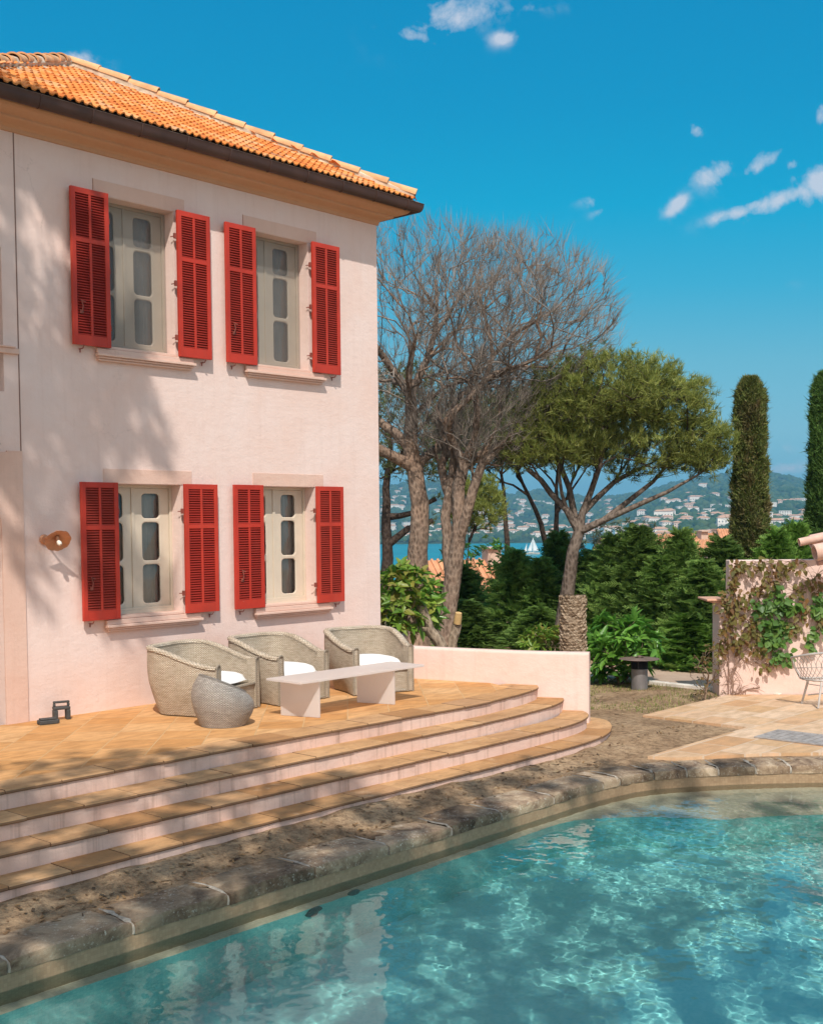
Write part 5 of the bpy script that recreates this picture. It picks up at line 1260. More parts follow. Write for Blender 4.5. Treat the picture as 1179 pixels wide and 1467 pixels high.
# ---- pine A: tall bare umbrella pine, trunk left of centre
T, R, t = bare_pine('bare_pine', 'tall bare umbrella pine with a pale scaly trunk rising just right of the house corner', [
  ('trunk', None, [(598,950,30),(600,860,30),(598,790,30),(601,720,30),(594,670,30),(587,640,30),(590,600,30),(588,566,30)]),
  ('l1', ('trunk',), [(588,668,30),(565,655,29.8),(540,642,29.5),(505,622,29.2)]),
  ('l2', ('trunk',), [(587,632,30),(563,618,30.2),(540,602,30.4),(500,570,30.6)]),
  ('l3', ('trunk',), [(589,572,30),(575,548,30),(552,515,29.6),(538,495,29.4),(525,460,29)]),
  ('r1', ('trunk',), [(588,566,30),(600,540,30),(612,515,30),(622,480,30.2),(626,445,30.3),(624,400,30.2)]),
  ('r1b', ('r1',), [(624,480,30.2),(640,455,30.5),(665,420,30.8),(690,385,31)]),
  ('r1c', ('r1',), [(624,440,30.2),(600,405,29.5),(580,375,29)]),
  ('r2', ('trunk',), [(592,680,30),(608,655,30.6),(630,640,31),(655,600,31.3)])],
  [(590,478,30,3.6,3.0,2.65,-.5,170,1900), (560,600,30.2,1.9,1.6,.75,-1,25,160)], 3, maxr=.33, K=.82)
split_mesh(T, R, t, bark_pine, twig_grey, .018, 5)
# ---- pine B
T, R, t = bare_pine('bare_pine', 'bare umbrella pine with forked trunk and orange upper limbs spreading right over the bay', [
  ('trunk', None, [(640,950,29),(641,880,29),(648,830,29),(655,780,29),(658,740,29),(656,700,29),(664,665,29)]),
  ('a', ('trunk',), [(660,680,29),(652,640,29),(640,615,28.6),(650,590,28.4),(672,570,28.4),(695,545,28.5),(706,510,28.6),(702,480,28.7),(692,445,28.8),(685,410,28.8)]),
  ('a1', ('a',), [(704,500,28.6),(735,480,28.4),(775,455,28.2),(820,440,28)]),
  ('a2', ('a',), [(695,545,28.5),(735,530,28.8),(790,505,29),(840,490,29.2)]),
  ('a3', ('a',), [(697,455,28.8),(720,420,28.6),(750,385,28.4)]),
  ('b', ('trunk',), [(657,735,29),(640,700,29.4),(632,670,29.6),(640,640,29.8),(625,600,30)]),
  ('c', ('trunk',), [(662,680,29),(690,650,29.4),(730,625,29.8),(790,605,30)]),
  ('d', ('trunk',), [(664,665,29),(680,630,28.8),(684,590,28.6),(680,560,28.5)]),
  ('e', ('trunk',), [(646,840,29),(641,790,29.1),(638,740,29.2),(646,690,29.3),(650,655,29.3),(640,600,29.2)]), ('f', ('trunk',), [(655,780,29),(668,740,28.8),(678,700,28.7),(690,665,28.7),(715,640,28.8)])],
  [(735,462,28.6,2.45,2.4,1.95,-.7,150,1700), (705,600,29.4,2.1,1.8,1.15,-1,60,1500)], 5, maxr=.245, K=.83)
split_mesh(T, R, t, bark_pine, twig_grey, .018, 5)
# ---- two dark trunks close to the house corner
T, R, t = bare_pine('bare_pine', 'dark trunked pine half hidden by the house corner, behind the scaly one', [
  ('trunk', None, [(553,950,34),(555,800,34),(553,700,34),(560,640,34),(556,600,34)]),
  ('a', ('trunk',), [(556,690,34),(585,640,34),(600,600,34)]), ('b', ('trunk',), [(560,640,34),(540,590,34),(530,560,34)]), ('c', ('trunk',), [(555,780,34),(585,757,34),(620,745,34)]), ('d', ('trunk',), [(556,730,34),(590,735,34),(625,715,34)])],
  [(575,610,34,2.6,2.0,1.5,-1,60,700)], 9, maxr=.24)
split_mesh(T, R, t, bark_dark, twig_grey, .018, 3)
T_a, R_a, t_a = T, R, t
g = np.random.default_rng(99); C = []; Dn = []


# ---------------------------------------------------------------- green umbrella pines
need_y = mat_leaf('pine_needles', [(.125,.165,.035),(.22,.26,.055),(.35,.355,.09),(.165,.205,.042)], .3, .5)
need_d = mat_leaf('dark_pine_needles', [(.08,.105,.03),(.13,.155,.045),(.19,.20,.06)], .25, .6)
for i in [i for i in range(len(T_a.P)) if T_a.kids[i] == 0]:
    d = T_a.P[i]-T_a.P[T_a.par[i]]; d = d/np.linalg.norm(d)+np.array([0,0,.6])
    for k in range(4): C.append(T_a.P[i]+g.normal(0, .12, 3)); Dn.append(d)
child(blades('foliage', C, Dn, need_d, None, 9, .19, .013, .75, 98), t_a); t_a['label'] = 'dark trunked green pine half hidden by the house corner, behind the scaly bare one'; t_a.name = 'umbrella_pine'
def green_pine(label, skel, crowns, seed, maxr, nm, tuft=(10,.16,.011), m=bark_grey, dens=1.0, tipr=.008, K=1.0):
    T, R, t = bare_pine('umbrella_pine', label, skel, [(*c[:7], c[7], c[8]) for c in crowns], seed, maxr=maxr, m=m, tipr=tipr, K=K)
    split_mesh(T, R, t, m, m if m != bark_grey else bark_dark, .02)
    tips = [i for i in range(len(T.P)) if T.kids[i] == 0]; g = np.random.default_rng(seed+5); C = []; Dn = []
    for i in tips:
        p = T.P[i]; d = p-T.P[T.par[i]]; d = d/np.linalg.norm(d)+np.array([0,0,.7])
        for k in range(int(6*dens)): C.append(p+g.normal(0, .085, 3)-d*.05*k*0); Dn.append(d)
        pp = T.P[T.par[i]]
        for k in range(int(2*dens)): C.append(pp+g.normal(0, .06, 3)); Dn.append(d)
    o = blades('foliage', C, Dn, nm, None, tuft[0], tuft[1], tuft[2], .75, seed); child(o, t); return t
green_pine('green umbrella pine leaning right with a forked grey trunk in front of the town', [
  ('trunk', None, [(806,960,33),(808,880,33),(815,830,33),(820,790,33),(829,762,33)]),
  ('a', ('trunk',), [(829,762,33),(834,735,33),(846,705,33),(858,670,33),(866,630,33),(870,590,33)]),
  ('b', ('trunk',), [(829,762,33),(865,745,32.6),(910,725,32.2),(955,705,32),(1000,680,31.8)]),
  ('b2', ('b',), [(865,745,32.6),(900,718,32.8),(935,690,33),(975,650,33)]),
  ('a2', ('a',), [(838,725,33),(880,690,33.4),(930,665,33.8),(985,630,34)]),
  ('c', ('trunk',), [(829,765,33),(822,735,33.2),(816,700,33.4),(800,660,33.6)]),
  ('d', ('trunk',), [(832,742,33),(790,708,33.2),(755,672,33.5)]),
  ('a3', ('a',), [(858,670,33),(845,630,33),(830,590,33)])],
  [(868,562,33,2.1,2.2,1.0,-.6,56,330), (948,578,32.8,1.35,1.6,.78,-.8,30,170), (1003,640,32.4,.85,1.2,.72,-.9,22,150), (818,602,33.5,1.5,1.9,1.0,-.8,34,200), (925,650,33,1.9,1.8,.62,-1,34,170), (790,640,33,1.3,1.4,.6,-1,22,110)], 21, .25, need_y, tuft=(14,.15,.0072), K=.72, dens=1.0)
green_pine('slim dark pine standing just left of the sailing boat', [
  ('trunk', None, [(729,960,40),(727,790,40),(722,720,40),(718,680,40),(722,640,40)]), ('a', ('trunk',), [(722,720,40),(700,700,40),(670,690,40)]), ('b', ('trunk',), [(719,690,40),(745,660,40),(760,630,40)])],
  [(715,625,40,2.6,2.2,1.3,-.8,50,620)], 23, .17, need_d, m=bark_dark)
green_pine('dark pine leaning left behind the hedge, its trunk passing right of the sailing boat', [
  ('trunk', None, [(793,960,41),(788,800,41),(775,750,41),(757,710,41),(742,675,41),(735,640,41)]), ('a', ('trunk',), [(757,710,41),(735,695,41),(705,690,41)]), ('b', ('trunk',), [(745,680,41),(760,650,41),(785,630,41)])],
  [(765,615,41,2.8,2.4,1.4,-.75,50,700)], 25, .18, need_d, m=bark_dark)
green_pine('straight dark pine between the leaning pine and the forked green one', [
  ('trunk', None, [(797,960,43),(797,800,43),(797,720,43),(798,680,43),(800,640,43)]), ('a', ('trunk',), [(797,735,43),(820,700,43),(840,670,43)]), ('b', ('trunk',), [(797,700,43),(775,672,43),(760,650,43)]), ('c', ('trunk',), [(797,725,43),(812,715,43),(830,640,43)])],
  [(815,610,43,3.2,2.6,1.6,-.75,60,800)], 27, .20, need_d, m=bark_dark)
green_pine('small yellowish green pine showing between the pine trunks above the bay', [
  ('trunk', None, [(668,960,38),(670,800,38),(675,745,38)])],
  [(682,722,38,.85,.8,.85,-1,25,240)], 31, .08, need_y, m=bark_dark, dens=1.3)

# ---------------------------------------------------------------- trees out of frame that throw their shade on wall, steps and pool
def shade_tree(label, base, height, crown_c, crown_r, nm, nf, seed, leafy=1.0, lean=(0,0), via=None, tr=.24):
    T = Tree(seed); b0 = np.array(base, float); top = np.array([base[0]+lean[0], base[1]+lean[1], base[2]+height])
    T.line([b0]+[np.array(q_) for q_ in (via or [b0*.5+top*.5+np.array([.1,-.08,0])])]+[top], -1, .4, .02); g = np.random.default_rng(seed); mp = int(len(T.P)*.6)
    q = in_ell(g, crown_c, crown_r, nm, -.8); q = q[np.argsort(np.linalg.norm(q-T.P[mp], axis=1))]; T.attach(q, .4, .1, 1.2, .3, .04, mp)
    q = in_ell(g, crown_c, np.array(crown_r)*1.05, nf, -.8, 1, .3); q = q[np.argsort(np.linalg.norm(q-T.P[mp], axis=1))]; T.attach(q, .25, .05, 1., .3, .03, mp)
    R = T.radii(.008, 2.4); R = np.where(R > .02, .02+(R-.02)*(tr-.02)/(R[0]-.02), R)
    t = thing('umbrella_pine', label, 'tree', tuple(base)); split_mesh(T, R, t, bark_pine, bark_grey, .02)
    if leafy > 0:
        tips = [i for i in range(len(T.P)) if T.kids[i] == 0]; C = []; Dn = []
        for i in tips:
            p = T.P[i]; d = p-T.P[T.par[i]]; d = d/np.linalg.norm(d)+np.array([0,0,.6])
            for k in range(int(5*leafy)): C.append(p+g.normal(0, .12, 3)); Dn.append(d)
        child(blades('foliage', C, Dn, need_y, None, 9, .24, .030, .8, seed), t)
    return t
# pines outside the picture whose crowns shade the left bay, the steps and the pool
shade_tree('leaning pine behind the photographer whose trunk and boughs shade the pool', (-10.5,-14.5,-.6), 11.4, (-9.2,-12.8,9.8), (3.0,2.6,1.9), 34, 150, 41, 1.2, (1.1,1.6), [(-9.6,-12.4,4.4),(-9.7,-12.8,8.2)], .16)
shade_tree('tall pine left of the view shading the left bay of the house', (-13.8,-5.4,-.6), 10.4, (-10.4,-4.6,12.2), (1.75,1.6,1.6), 44, 210, 43, 1.6, (2.9,.6))
shade_tree('broad pine left of the photographer dappling the steps and stone coping', (-16.6,-12.4,-.6), 8.2, (-12.9,-10.9,9.5), (3.5,3.0,1.7), 70, 420, 45, 1.4, (3.2,1.8))
# ---------------------------------------------------------------- conifer hedge
con_m = mat_leaf('conifer_spray', [(.09,.17,.037),(.16,.27,.058),(.25,.37,.085),(.12,.21,.05)], .42, .55, .25)
con_l = mat_leaf('light_conifer_spray', [(.09,.19,.03),(.15,.28,.045),(.21,.34,.065)], .3, .55, .25)
def conifer_proto(seed, H, W_, n=900, m=con_m):
    g = np.random.default_rng(seed); t = thing('conifer', 'x', 'conifer', (0,0,-50))
    b = MB(); b.tube([(0,0,-.3),(0.02,0,H*.5),(0,0.01,H*.95)], [.05,.035,.012], 7)
    for k in range(40):
        z = H*g.uniform(.08, .92); a = g.uniform(0, 6.28); r = W_*(1-(z/H)**1.25)*.8+.03; b.tube([(0,0,z),(r*.5*math.cos(a),r*.5*math.sin(a),z+.10),(r*math.cos(a),r*math.sin(a),z+.14)], [.012,.008,.003], 4)
    child(b.build('trunk', bark_dark, None), t)
    # sprays: a rib with paired leaflets
    V = []; F_ = []; ph = g.uniform(0, 6.28, 6)
    for k in range(n):
        z = H*(g.uniform(0, 1)**.9); a = g.uniform(0, 6.28); env = W_*(1-(z/H)**1.25)*(1+.22*math.sin(a*3+ph[0]+z*3)+.16*math.sin(a*5+z*7+ph[1]))
        rr = env*g.uniform(.35, 1.0)**.5+.02; c = np.array([rr*math.cos(a), rr*math.sin(a), z]); d = np.array([math.cos(a), math.sin(a), g.uniform(.1, 1.0)])+g.normal(0, .3, 3); d /= np.linalg.norm(d)
        L = g.uniform(.14, .30)*(1 if z < H*.9 else .7); s_ = np.cross(d, g.normal(0, 1, 3)+np.array([0,0,.6])); s_ /= np.linalg.norm(s_); up = np.cross(s_, d)
        for j in range(6):
            u = (j+.5)/6; bp = c+d*L*u-up*L*.25*u*u
            for sg in (1, -1):
                ll = L*.42*(1-u*.65)*g.uniform(.8, 1.2); e = bp+(d*.75+s_*sg*.85)*ll-up*.1*ll; wv = d*.014
                b0 = len(V); V += [bp-wv, bp+wv*1.4, e+wv*.4, e-wv*.9]; F_.append((b0, b0+1, b0+2, b0+3))
        b0 = len(V); e = c+d*L*1.15-up*L*.3; V += [c-s_*.008, c+s_*.008, e+s_*.006, e-s_*.006]; F_.append((b0, b0+1, b0+2, b0+3))
    child(np_mesh('foliage', V, F_, m, None), t)
    # dense inner fill
    C = []; Dn = []
    for k in range(int(n*1.1)):
        z = H*g.uniform(.02, .95); a = g.uniform(0, 6.28); r = W_*(1-(z/H)**1.25)*.75*g.uniform(.1, 1); C.append((r*math.cos(a), r*math.sin(a), z)); Dn.append((math.cos(a), math.sin(a), .6))
    child(blades('inner_foliage', C, Dn, m, None, 6, .16, .018, .7, seed), t)
    return t
protos = [conifer_proto(101, 2.6, .62), conifer_proto(102, 2.7, .70, 1000), conifer_proto(103, 2.4, .55), conifer_proto(104, 2.5, .62, 900, con_l)]
HG = [  # u, top v, D, proto, scale, label
 (590, 800, 27.5, 1, None, 'hedge conifer showing between the house corner shrub and the scaly pine trunk'),
 (625, 775, 27.0, 0, None, 'dark hedge conifer right behind the gap between the two bare pine trunks'),
 (662, 812, 27.2, 1, None, 'low broad hedge conifer just right of the forked bare pine'),
 (700, 782, 26.2, 2, None, 'pointed hedge conifer below the left part of the blue bay'),
 (737, 790, 26.0, 1, None, 'hedge conifer in front of the bay, left of the sailing boat'),
 (722, 838, 25.2, 3, None, 'lower light green conifer in the front of the hedge above the parapet'),
 (775, 800, 25.6, 0, None, 'hedge conifer directly below the white sailing boat'),
 (670, 860, 25.5, 0, None, 'lowest hedge conifer near the cut forked stump'),
 (800, 765, 26.4, 2, None, 'tall dark hedge conifer left of the forked green pine trunk'),
 (770, 870, 24.4, 1, None, 'front hedge conifer left of the cut palm trunk'),
 (850, 790, 24.9, 1, None, 'hedge conifer just right of the forked green pine trunk'),
 (878, 768, 24.0, 0, None, 'hedge conifer above the large leafy bush'),
 (915, 757, 23.6, 1, None, 'tall hedge conifer with a wide top above the grey bollard lamp'),
 (945, 800, 22.8, 2, None, 'slim hedge conifer left of the gap where a pink house shows'),
 (975, 762, 23.0, 2, None, 'pointed hedge conifer in front of the orange town roofs'),
 (1005, 805, 22.0, 1, None, 'broad hedge conifer beside the low wall end'),
 (1034, 772, 22.8, 0, None, 'hedge conifer touching the left side of the middle cypress'),
 (1112, 762, 22.8, 3, None, 'bright green conifer just right of the middle cypress'),
 (1138, 752, 23.4, 3, None, 'bright green conifer left of the cypress at the right edge'),
 (985, 880, 21.6, 3, None, 'low light conifer spreading over the edge of the path')]
used = set()
for (u, v, D, pi, s_, lab) in HG:
    P_ = at(u, v, D); zt_ = P_.z; base = -.62; H0 = (2.6, 2.7, 2.4, 2.5)[pi]; k = (zt_-base)/H0
    if pi in used: o = dup(protos[pi], (P_.x, P_.y, base), rnd.uniform(0, 6.28), lab)
    else: o = protos[pi]; used.add(pi); o.location = (P_.x, P_.y, base); o['label'] = lab; o.rotation_euler = (0, 0, rnd.uniform(0, 6.28))
    sx_ = rnd.uniform(1.0, 1.3)*(1.0 if k < 1 else 1.05); o.scale = (sx_, sx_, k); o['group'] = 'conifers of the boundary hedge'

# ---------------------------------------------------------------- cypresses
cyp_m = mat_leaf('cypress_scale', [(.075,.10,.026),(.12,.15,.036),(.17,.18,.05),(.09,.135,.032),(.26,.21,.09)], .15, .7, .2, patch=(.20,.14,.07))
cyp_m2 = mat_leaf('fresh_cypress_scale', [(.055,.12,.025),(.09,.18,.038),(.13,.22,.05)], .15, .7, .2)
def cypress(label, c, W_, ztop, seed, m):
    g = np.random.default_rng(seed); t = thing('clipped_cypress', label, 'cypress', (c[0], c[1], -1.0)); H = ztop+1.0; n = 15000
    b = MB(); b.tube([(0,0,0),(0,0,H-.1)], [.12,.04], 8); child_ = b.build('trunk', bark_dark, t)
    a = g.uniform(0, 6.28, n); z = H*g.uniform(0, 1, n); 
    def env(a, z):
        tt = z/H; return W_*(1.10-.36*tt)*(1-np.clip((tt-.93)/.07, 0, 1)**2*.55)*(1+.08*np.sin(a*4+z*2)+.08*np.sin(a*7-z*5)+.07*np.sin(a*3+z*9)+.05*np.sin(a*11+z*17))
    r = env(a, z)*(1-g.uniform(0, .22, n)); k = n//12; z[:k] = H*g.uniform(.985, 1.01, k); r[:k] = env(a[:k], z[:k])*g.uniform(.0, .9, k)**.5
    C = np.stack([r*np.cos(a), r*np.sin(a), z], 1); Dn = np.stack([np.cos(a)*.7, np.sin(a)*.7, np.full(n, .9)], 1)
    o = blades('foliage', C, Dn, m, None, 5, .075, .013, .55, seed); o.parent = t
    ks = slice(k, k+n//9); o = blades('shoots', C[ks]*np.array([1.03,1.03,1]), Dn[ks], m, None, 3, .17, .010, .45, seed+7); o.parent = t
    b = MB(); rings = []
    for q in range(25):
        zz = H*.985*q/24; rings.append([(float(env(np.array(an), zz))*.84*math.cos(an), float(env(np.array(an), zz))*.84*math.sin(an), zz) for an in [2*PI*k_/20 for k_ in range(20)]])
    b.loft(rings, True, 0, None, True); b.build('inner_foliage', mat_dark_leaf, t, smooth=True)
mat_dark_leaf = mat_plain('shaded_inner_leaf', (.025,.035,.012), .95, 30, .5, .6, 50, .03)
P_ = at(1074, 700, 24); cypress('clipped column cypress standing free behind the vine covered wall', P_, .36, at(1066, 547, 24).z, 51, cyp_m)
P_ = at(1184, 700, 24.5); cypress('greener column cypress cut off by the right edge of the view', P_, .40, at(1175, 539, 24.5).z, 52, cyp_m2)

# ---------------------------------------------------------------- leafy bushes
lf_m = mat_leaf('loquat_leaf', [(.08,.22,.03),(.13,.31,.04),(.20,.40,.06),(.10,.26,.04)], .35, .35, .5)
lime_m = mat_leaf('lime_leaf', [(.12,.26,.03),(.21,.37,.05),(.32,.44,.07),(.38,.30,.07)], .4, .4, .4)
stem_m = mat_plain('stem_bark', (.22,.15,.10), .9, 10, .3, .4, 30, .01)
def bush(name, label, c, r, n_stem, n_tip, seed, lm, L, w, per=9, base=None):
    T = Tree(seed); g = np.random.default_rng(seed); b0 = np.array(base if base is not None else (c[0], c[1], GZ-.05), float)
    i0 = T.node(b0, -1)
    for k in range(n_stem): T.line([b0, b0+np.array([g.normal(0, .12), g.normal(0, .12), .22])], i0, .1, .01) if k == 0 else T.line([b0+np.array([g.normal(0, .13), g.normal(0, .13), .2])], i0, .1, .01)
    q = pose(in_ell(g, (0,0,0), r, n_tip, -.9, 1, .35), c); q = q[np.argsort(np.linalg.norm(q-b0, axis=1))]; T.attach(q, .09, .1, 1., .3, .012)
    R = T.radii(.004, 2.3); t = thing(name, label, 'bush', tuple(b0)); child(T.mesh(R, 'stems', stem_m, None), t)
    C = []; Nn = []; Dn = []
    for i in T.tips():
        p = T.P[i]; d = p-T.P[T.par[i]]; d = d/np.linalg.norm(d)+np.array([0,0,.4]); d /= np.linalg.norm(d)
        for k in range(per):
            a = 2.4*k; s_ = np.cross(d, [.3,.9,.1]); s_ /= np.linalg.norm(s_); u_ = np.cross(d, s_); ld = s_*math.cos(a)+u_*math.sin(a)+d*g.uniform(.0, .9); C.append(p-d*g.uniform(0, .07)); Dn.append(ld); Nn.append(d+g.normal(0, .25, 3))
    child(leaves('foliage', C, Nn, Dn, lm, None, L, w, seed, .3, .35), t); return t
bush('leafy_bush', 'large fresh green bush with long glossy leaves beside the cut palm trunk', L3(at(887, 925, 19.6)), (.66,.5,.52), 6, 210, 61, lf_m, .20, .040)
bush('leafy_bush', 'bright yellow green bush left of the cut palm trunk, above the parapet', L3(at(782, 918, 19.2)), (.42,.35,.26), 3, 90, 62, lime_m, .13, .026)
bush('fruit_shrub', 'lime green leafed shrub squeezed against the right side of the house corner', L3(at(576, 862, 18.8)), (.58,.45,.62), 5, 210, 63, lime_m, .16, .040, 8)
bush('fruit_shrub', 'small green sapling growing against the base of the scaly bare pine', L3(at(612, 870, 21.5)), (.30,.3,.45), 2, 60, 64, lf_m, .15, .034)
bush('dry_shrub', 'half bare reddish shrub at the foot of the low wall end by the path', L3(at(1012, 958, 17.6)), (.26,.22,.36), 6, 110, 65, mat_leaf('reddish_leaf', [(.12,.10,.03),(.20,.11,.04),(.10,.12,.03),(.25,.16,.06)], .3, .6), .045, .014, 4)
bush('olive_tree', 'pale grey green feathery tree top rising behind the hedge right of the forked green pine', L3(at(890, 800, 27.5)), (1.45,1.0,.95), 4, 330, 66, mat_leaf('olive_grey_leaf', [(.13,.16,.09),(.19,.22,.13),(.25,.28,.18)], .3, .6), .11, .014, 12, base=(at(890,800,27.5).x, at(890,800,27.5).y, -1.2))
bush('leafy_tree', 'dark green tree crown peeping between the hedge and the bay behind the forked pine', L3(at(690, 820, 29)), (1.2,.8,.9), 3, 160, 67, lf_m, .12, .03, 8, base=(at(690,820,29).x, at(690,820,29).y, -1.2))

# ---------------------------------------------------------------- cut palm trunk
pt = thing('cut_palm_trunk', 'cut off palm trunk with ragged fibrous bark behind the end of the parapet', 'palm stump', tuple(at(821, 1000, 17.4).xy)+(GZ,))
nt_ = NT('palm_fibre'); r = island(nt_); p = nt_.pos(scale=(1,1,4)); c = nt_.ramp(r, [(0, (.27,.19,.125)), (.5, (.40,.30,.21)), (1, (.52,.41,.30))]); c = nt_.mix(nt_.ramp(nt_.noise(p, 12, 5, .7), [(.45, 0), (.65, .8)]), c, (.13,.08,.045))
nt_.bsdf(c, .95, nt_.bump(nt_.noise(p, 30, 4, .7), .8, .02), Specular_IOR_Level=.1); palm_m = nt_.mat
H = at(820, 856, 17.4).z-GZ; b = MB(); b.lathe([(.190,-.1),(.190,.3),(.180,H*.6),(.170,H-.03),(.0,H-.015)], 28); b.build('core', palm_m, pt, smooth=True)
b = MB(); row = 0; z = 0
while z < H:
    n_ = 17; off = (row % 2)*.5
    for k in range(n_):
        a = 2*PI*(k+off)/n_+rnd.uniform(-.05,.05); rr = (.188-.02*z/H); ca, sa = math.cos(a), math.sin(a); w_ = .042*rnd.uniform(.7,1.3); h_ = .042*rnd.uniform(.7,1.5); o = .020*rnd.uniform(.3,1.6)
        def pp(dr, dt, dz): return ((rr+dr)*ca-dt*sa, (rr+dr)*sa+dt*ca, z+dz)
        b.raw([pp(-.01,-w_,-.01), pp(-.01,w_,-.01), pp(o,w_*.6,h_*.5), pp(o*1.2,0,h_), pp(o,-w_*.6,h_*.5), pp(-.01,-w_*.8,h_), pp(-.01,w_*.8,h_)], [(0,1,2,3,4),(4,3,5),(3,2,6),(3,6,5),(0,4,5),(1,6,2)])
    z += .042; row += 1
b.build('leaf_scars', palm_m, pt)
b = MB()
for k in range(60): a = rnd.uniform(0, 6.28); r_ = rnd.uniform(.13, .20); b.tube([(r_*math.cos(a), r_*math.sin(a), H-.06), (r_*1.03*math.cos(a), r_*1.03*math.sin(a), H+rnd.uniform(-.01,.045))], [.010,.002], 4)
b.build('fibre_rim', palm_m, pt)

# ---------------------------------------------------------------- cut forked stump behind the parapet
sp0 = at(640, 945, 18.6); stp = thing('forked_stump', 'pale pruned forked stump with a freshly sawn orange cut behind the parapet', 'stump', (sp0.x, sp0.y, GZ))
pale_b = mat_bark('pale_bark', (.34,.25,.18), (.52,.41,.30)); cut_m = mat_plain('sawn_wood', (.62,.40,.17), .8, 14, .2, .3, 40, .004)
T = Tree(77); T.line([L3(at(*q)) for q in ((640,975,18.6),(637,938,18.6),(628,918,18.6),(615,902,18.6),(608,880,18.6),(604,868,18.6))], -1, .12, .008); n0 = len(T.P)
i = 2
T.line([L3(at(*q)) for q in ((648,925,18.6),(652,905,18.6),(655,893,18.6))], i, .1, .006); T.line([L3(at(*q)) for q in ((596,900,18.7),(585,880,18.7))], n0-4, .1, .006)
R = T.radii(.035, 3); R = np.maximum(R*2.0, .058); R[:3] = (.19, .17, .14); child(T.mesh(R, 'trunk', pale_b, None, lump=.12), stp)
b = MB(); P1 = at(655, 893, 18.55); P2 = at(657, 878, 18.5); b.tube([P1, P1.lerp(P2, .6), P2], [.062,.060,.05], 10); child(b.build('sawn_end', cut_m, None, smooth=True), stp)

# ---------------------------------------------------------------- vine on the garden wall
vine = thing('vine', 'reddish green creeper with bare stems climbing over the pink garden wall', 'vine', (4.5,-3.3,GZ))
def onwall(u, v, o):      # the point of the wall face seen at (u, v), pushed out by o
    d = ray(u, v); p0 = Vector((WA.x, WA.y, 0)) + Vector((WN.x, WN.y, 0))*o; n_ = Vector((WN.x, WN.y, 0)); k = (p0-CAM).dot(n_)/d.dot(n_); return CAM+d*k
stems = [[(1047,1000),(1052,960),(1046,900),(1050,850),(1053,812),(1080,805),(1110,806),(1148,802)], [(1050,960),(1068,930),(1085,900),(1100,870),(1118,850),(1125,820)], [(1047,930),(1075,948),(1100,952),(1120,930)], [(1060,905),(1080,880),(1085,850),(1070,820)],
 [(1100,870),(1120,880),(1140,895),(1150,860)], [(1145,850),(1160,835),(1179,815)], [(1179,905),(1165,880),(1172,840)], [(1048,985),(1040,940),(1035,900)], [(1052,870),(1090,905),(1105,935),(1112,960)], [(1085,985),(1060,990),(1050,995)]]
b = MB()
for S in stems:
    pts = [onwall(u+rnd.uniform(-2,2), v+rnd.uniform(-2,2), rnd.uniform(.015,.06)) for u, v in S]; fine = []
    for i in range(len(pts)-1):
        for k in range(5): t_ = k/5; fine.append(pts[i].lerp(pts[i+1], t_)+Vector([rnd.gauss(0,.012) for _ in range(3)]))
    fine.append(pts[-1]); b.tube(fine, [.012*(1-.7*k/len(fine)) for k in range(len(fine))], 6)
    for k in range(int(len(fine)*1.5)):
        p_ = rnd.choice(fine); q_ = p_+Vector((WDv.x, WDv.y, 0))*rnd.uniform(-.22,.22)+Vector((0,0,rnd.uniform(-.22,.16)))+Vector((WN.x,WN.y,0))*rnd.uniform(0,.05); b.tube([p_, p_.lerp(q_, .5)+Vector((0,0,.02)), q_], [.005,.004,.002], 4)
child(b.build('stems', mat_plain('vine_stem', (.30,.19,.14), .9, 10, .3, .3, 40, .004), None, smooth=True), vine)
clus = [(1058,812,16,8,34,1),(1075,806,22,6,30,1),(1110,812,30,8,44,1),(1140,806,12,5,12,1),(1048,835,8,18,36,1),(1062,862,10,14,26,1),(1085,845,14,14,34,1),(1104,832,14,16,44,1),(1090,868,14,10,50,0),(1105,893,16,12,60,0),(1118,862,12,22,70,0),(1135,868,12,10,46,0),(1145,845,10,14,34,1),(1108,915,14,10,54,0),(1120,905,10,16,44,0),(1112,940,10,10,34,0),(1128,940,8,7,16,0),(1138,900,12,10,36,1),(1150,880,8,16,34,1),
 (1075,900,14,20,60,1),(1062,920,16,14,50,1),(1085,930,14,12,40,1),(1050,880,8,24,54,1),(1095,955,12,5,14,1),(1165,835,9,12,36,1),(1172,870,8,18,54,0),(1168,905,10,8,30,0),(1160,925,8,5,14,0),(1176,890,6,10,26,1),(1040,900,7,26,44,1),(1030,925,8,20,36,1),(1038,860,10,14,40,1),(1147,818,8,4,10,1)]
C = {0: [], 1: []}; Nn = {0: [], 1: []}; Dn = {0: [], 1: []}; wn3 = np.array((WN.x, WN.y, 0)); wd3 = np.array((WDv.x, WDv.y, 0))
for (u, v, su, sv_, n_, kd) in clus:
    for k in range(int(n_*.8)):
        p_ = onwall(u+rnd.gauss(0, su*.6), v+rnd.gauss(0, sv_*.6), rnd.uniform(.03, .14)); C[kd].append(L3(p_)); Dn[kd].append(wd3*rnd.uniform(-.7,.7)+wn3*.35+np.array([0,0,rnd.uniform(-1.1,.2)])); Nn[kd].append(wn3+np.array([rnd.gauss(0,.35), rnd.gauss(0,.35), .5+rnd.gauss(0,.3)]))
vg = mat_leaf('vine_leaf', [(.05,.12,.02),(.09,.19,.035),(.13,.22,.04)], .3, .45, .4); vr = mat_leaf('reddish_vine_leaf', [(.15,.075,.03),(.22,.12,.04),(.14,.14,.03),(.20,.16,.05),(.10,.10,.03)], .35, .5, .35)
child(leaves('foliage', C[0], Nn[0], Dn[0], vg, None, .10, .042, 5, .15, .3), vine); child(leaves('foliage', C[1], Nn[1], Dn[1], vr, None, .085, .028, 6, .25, .4), vine)
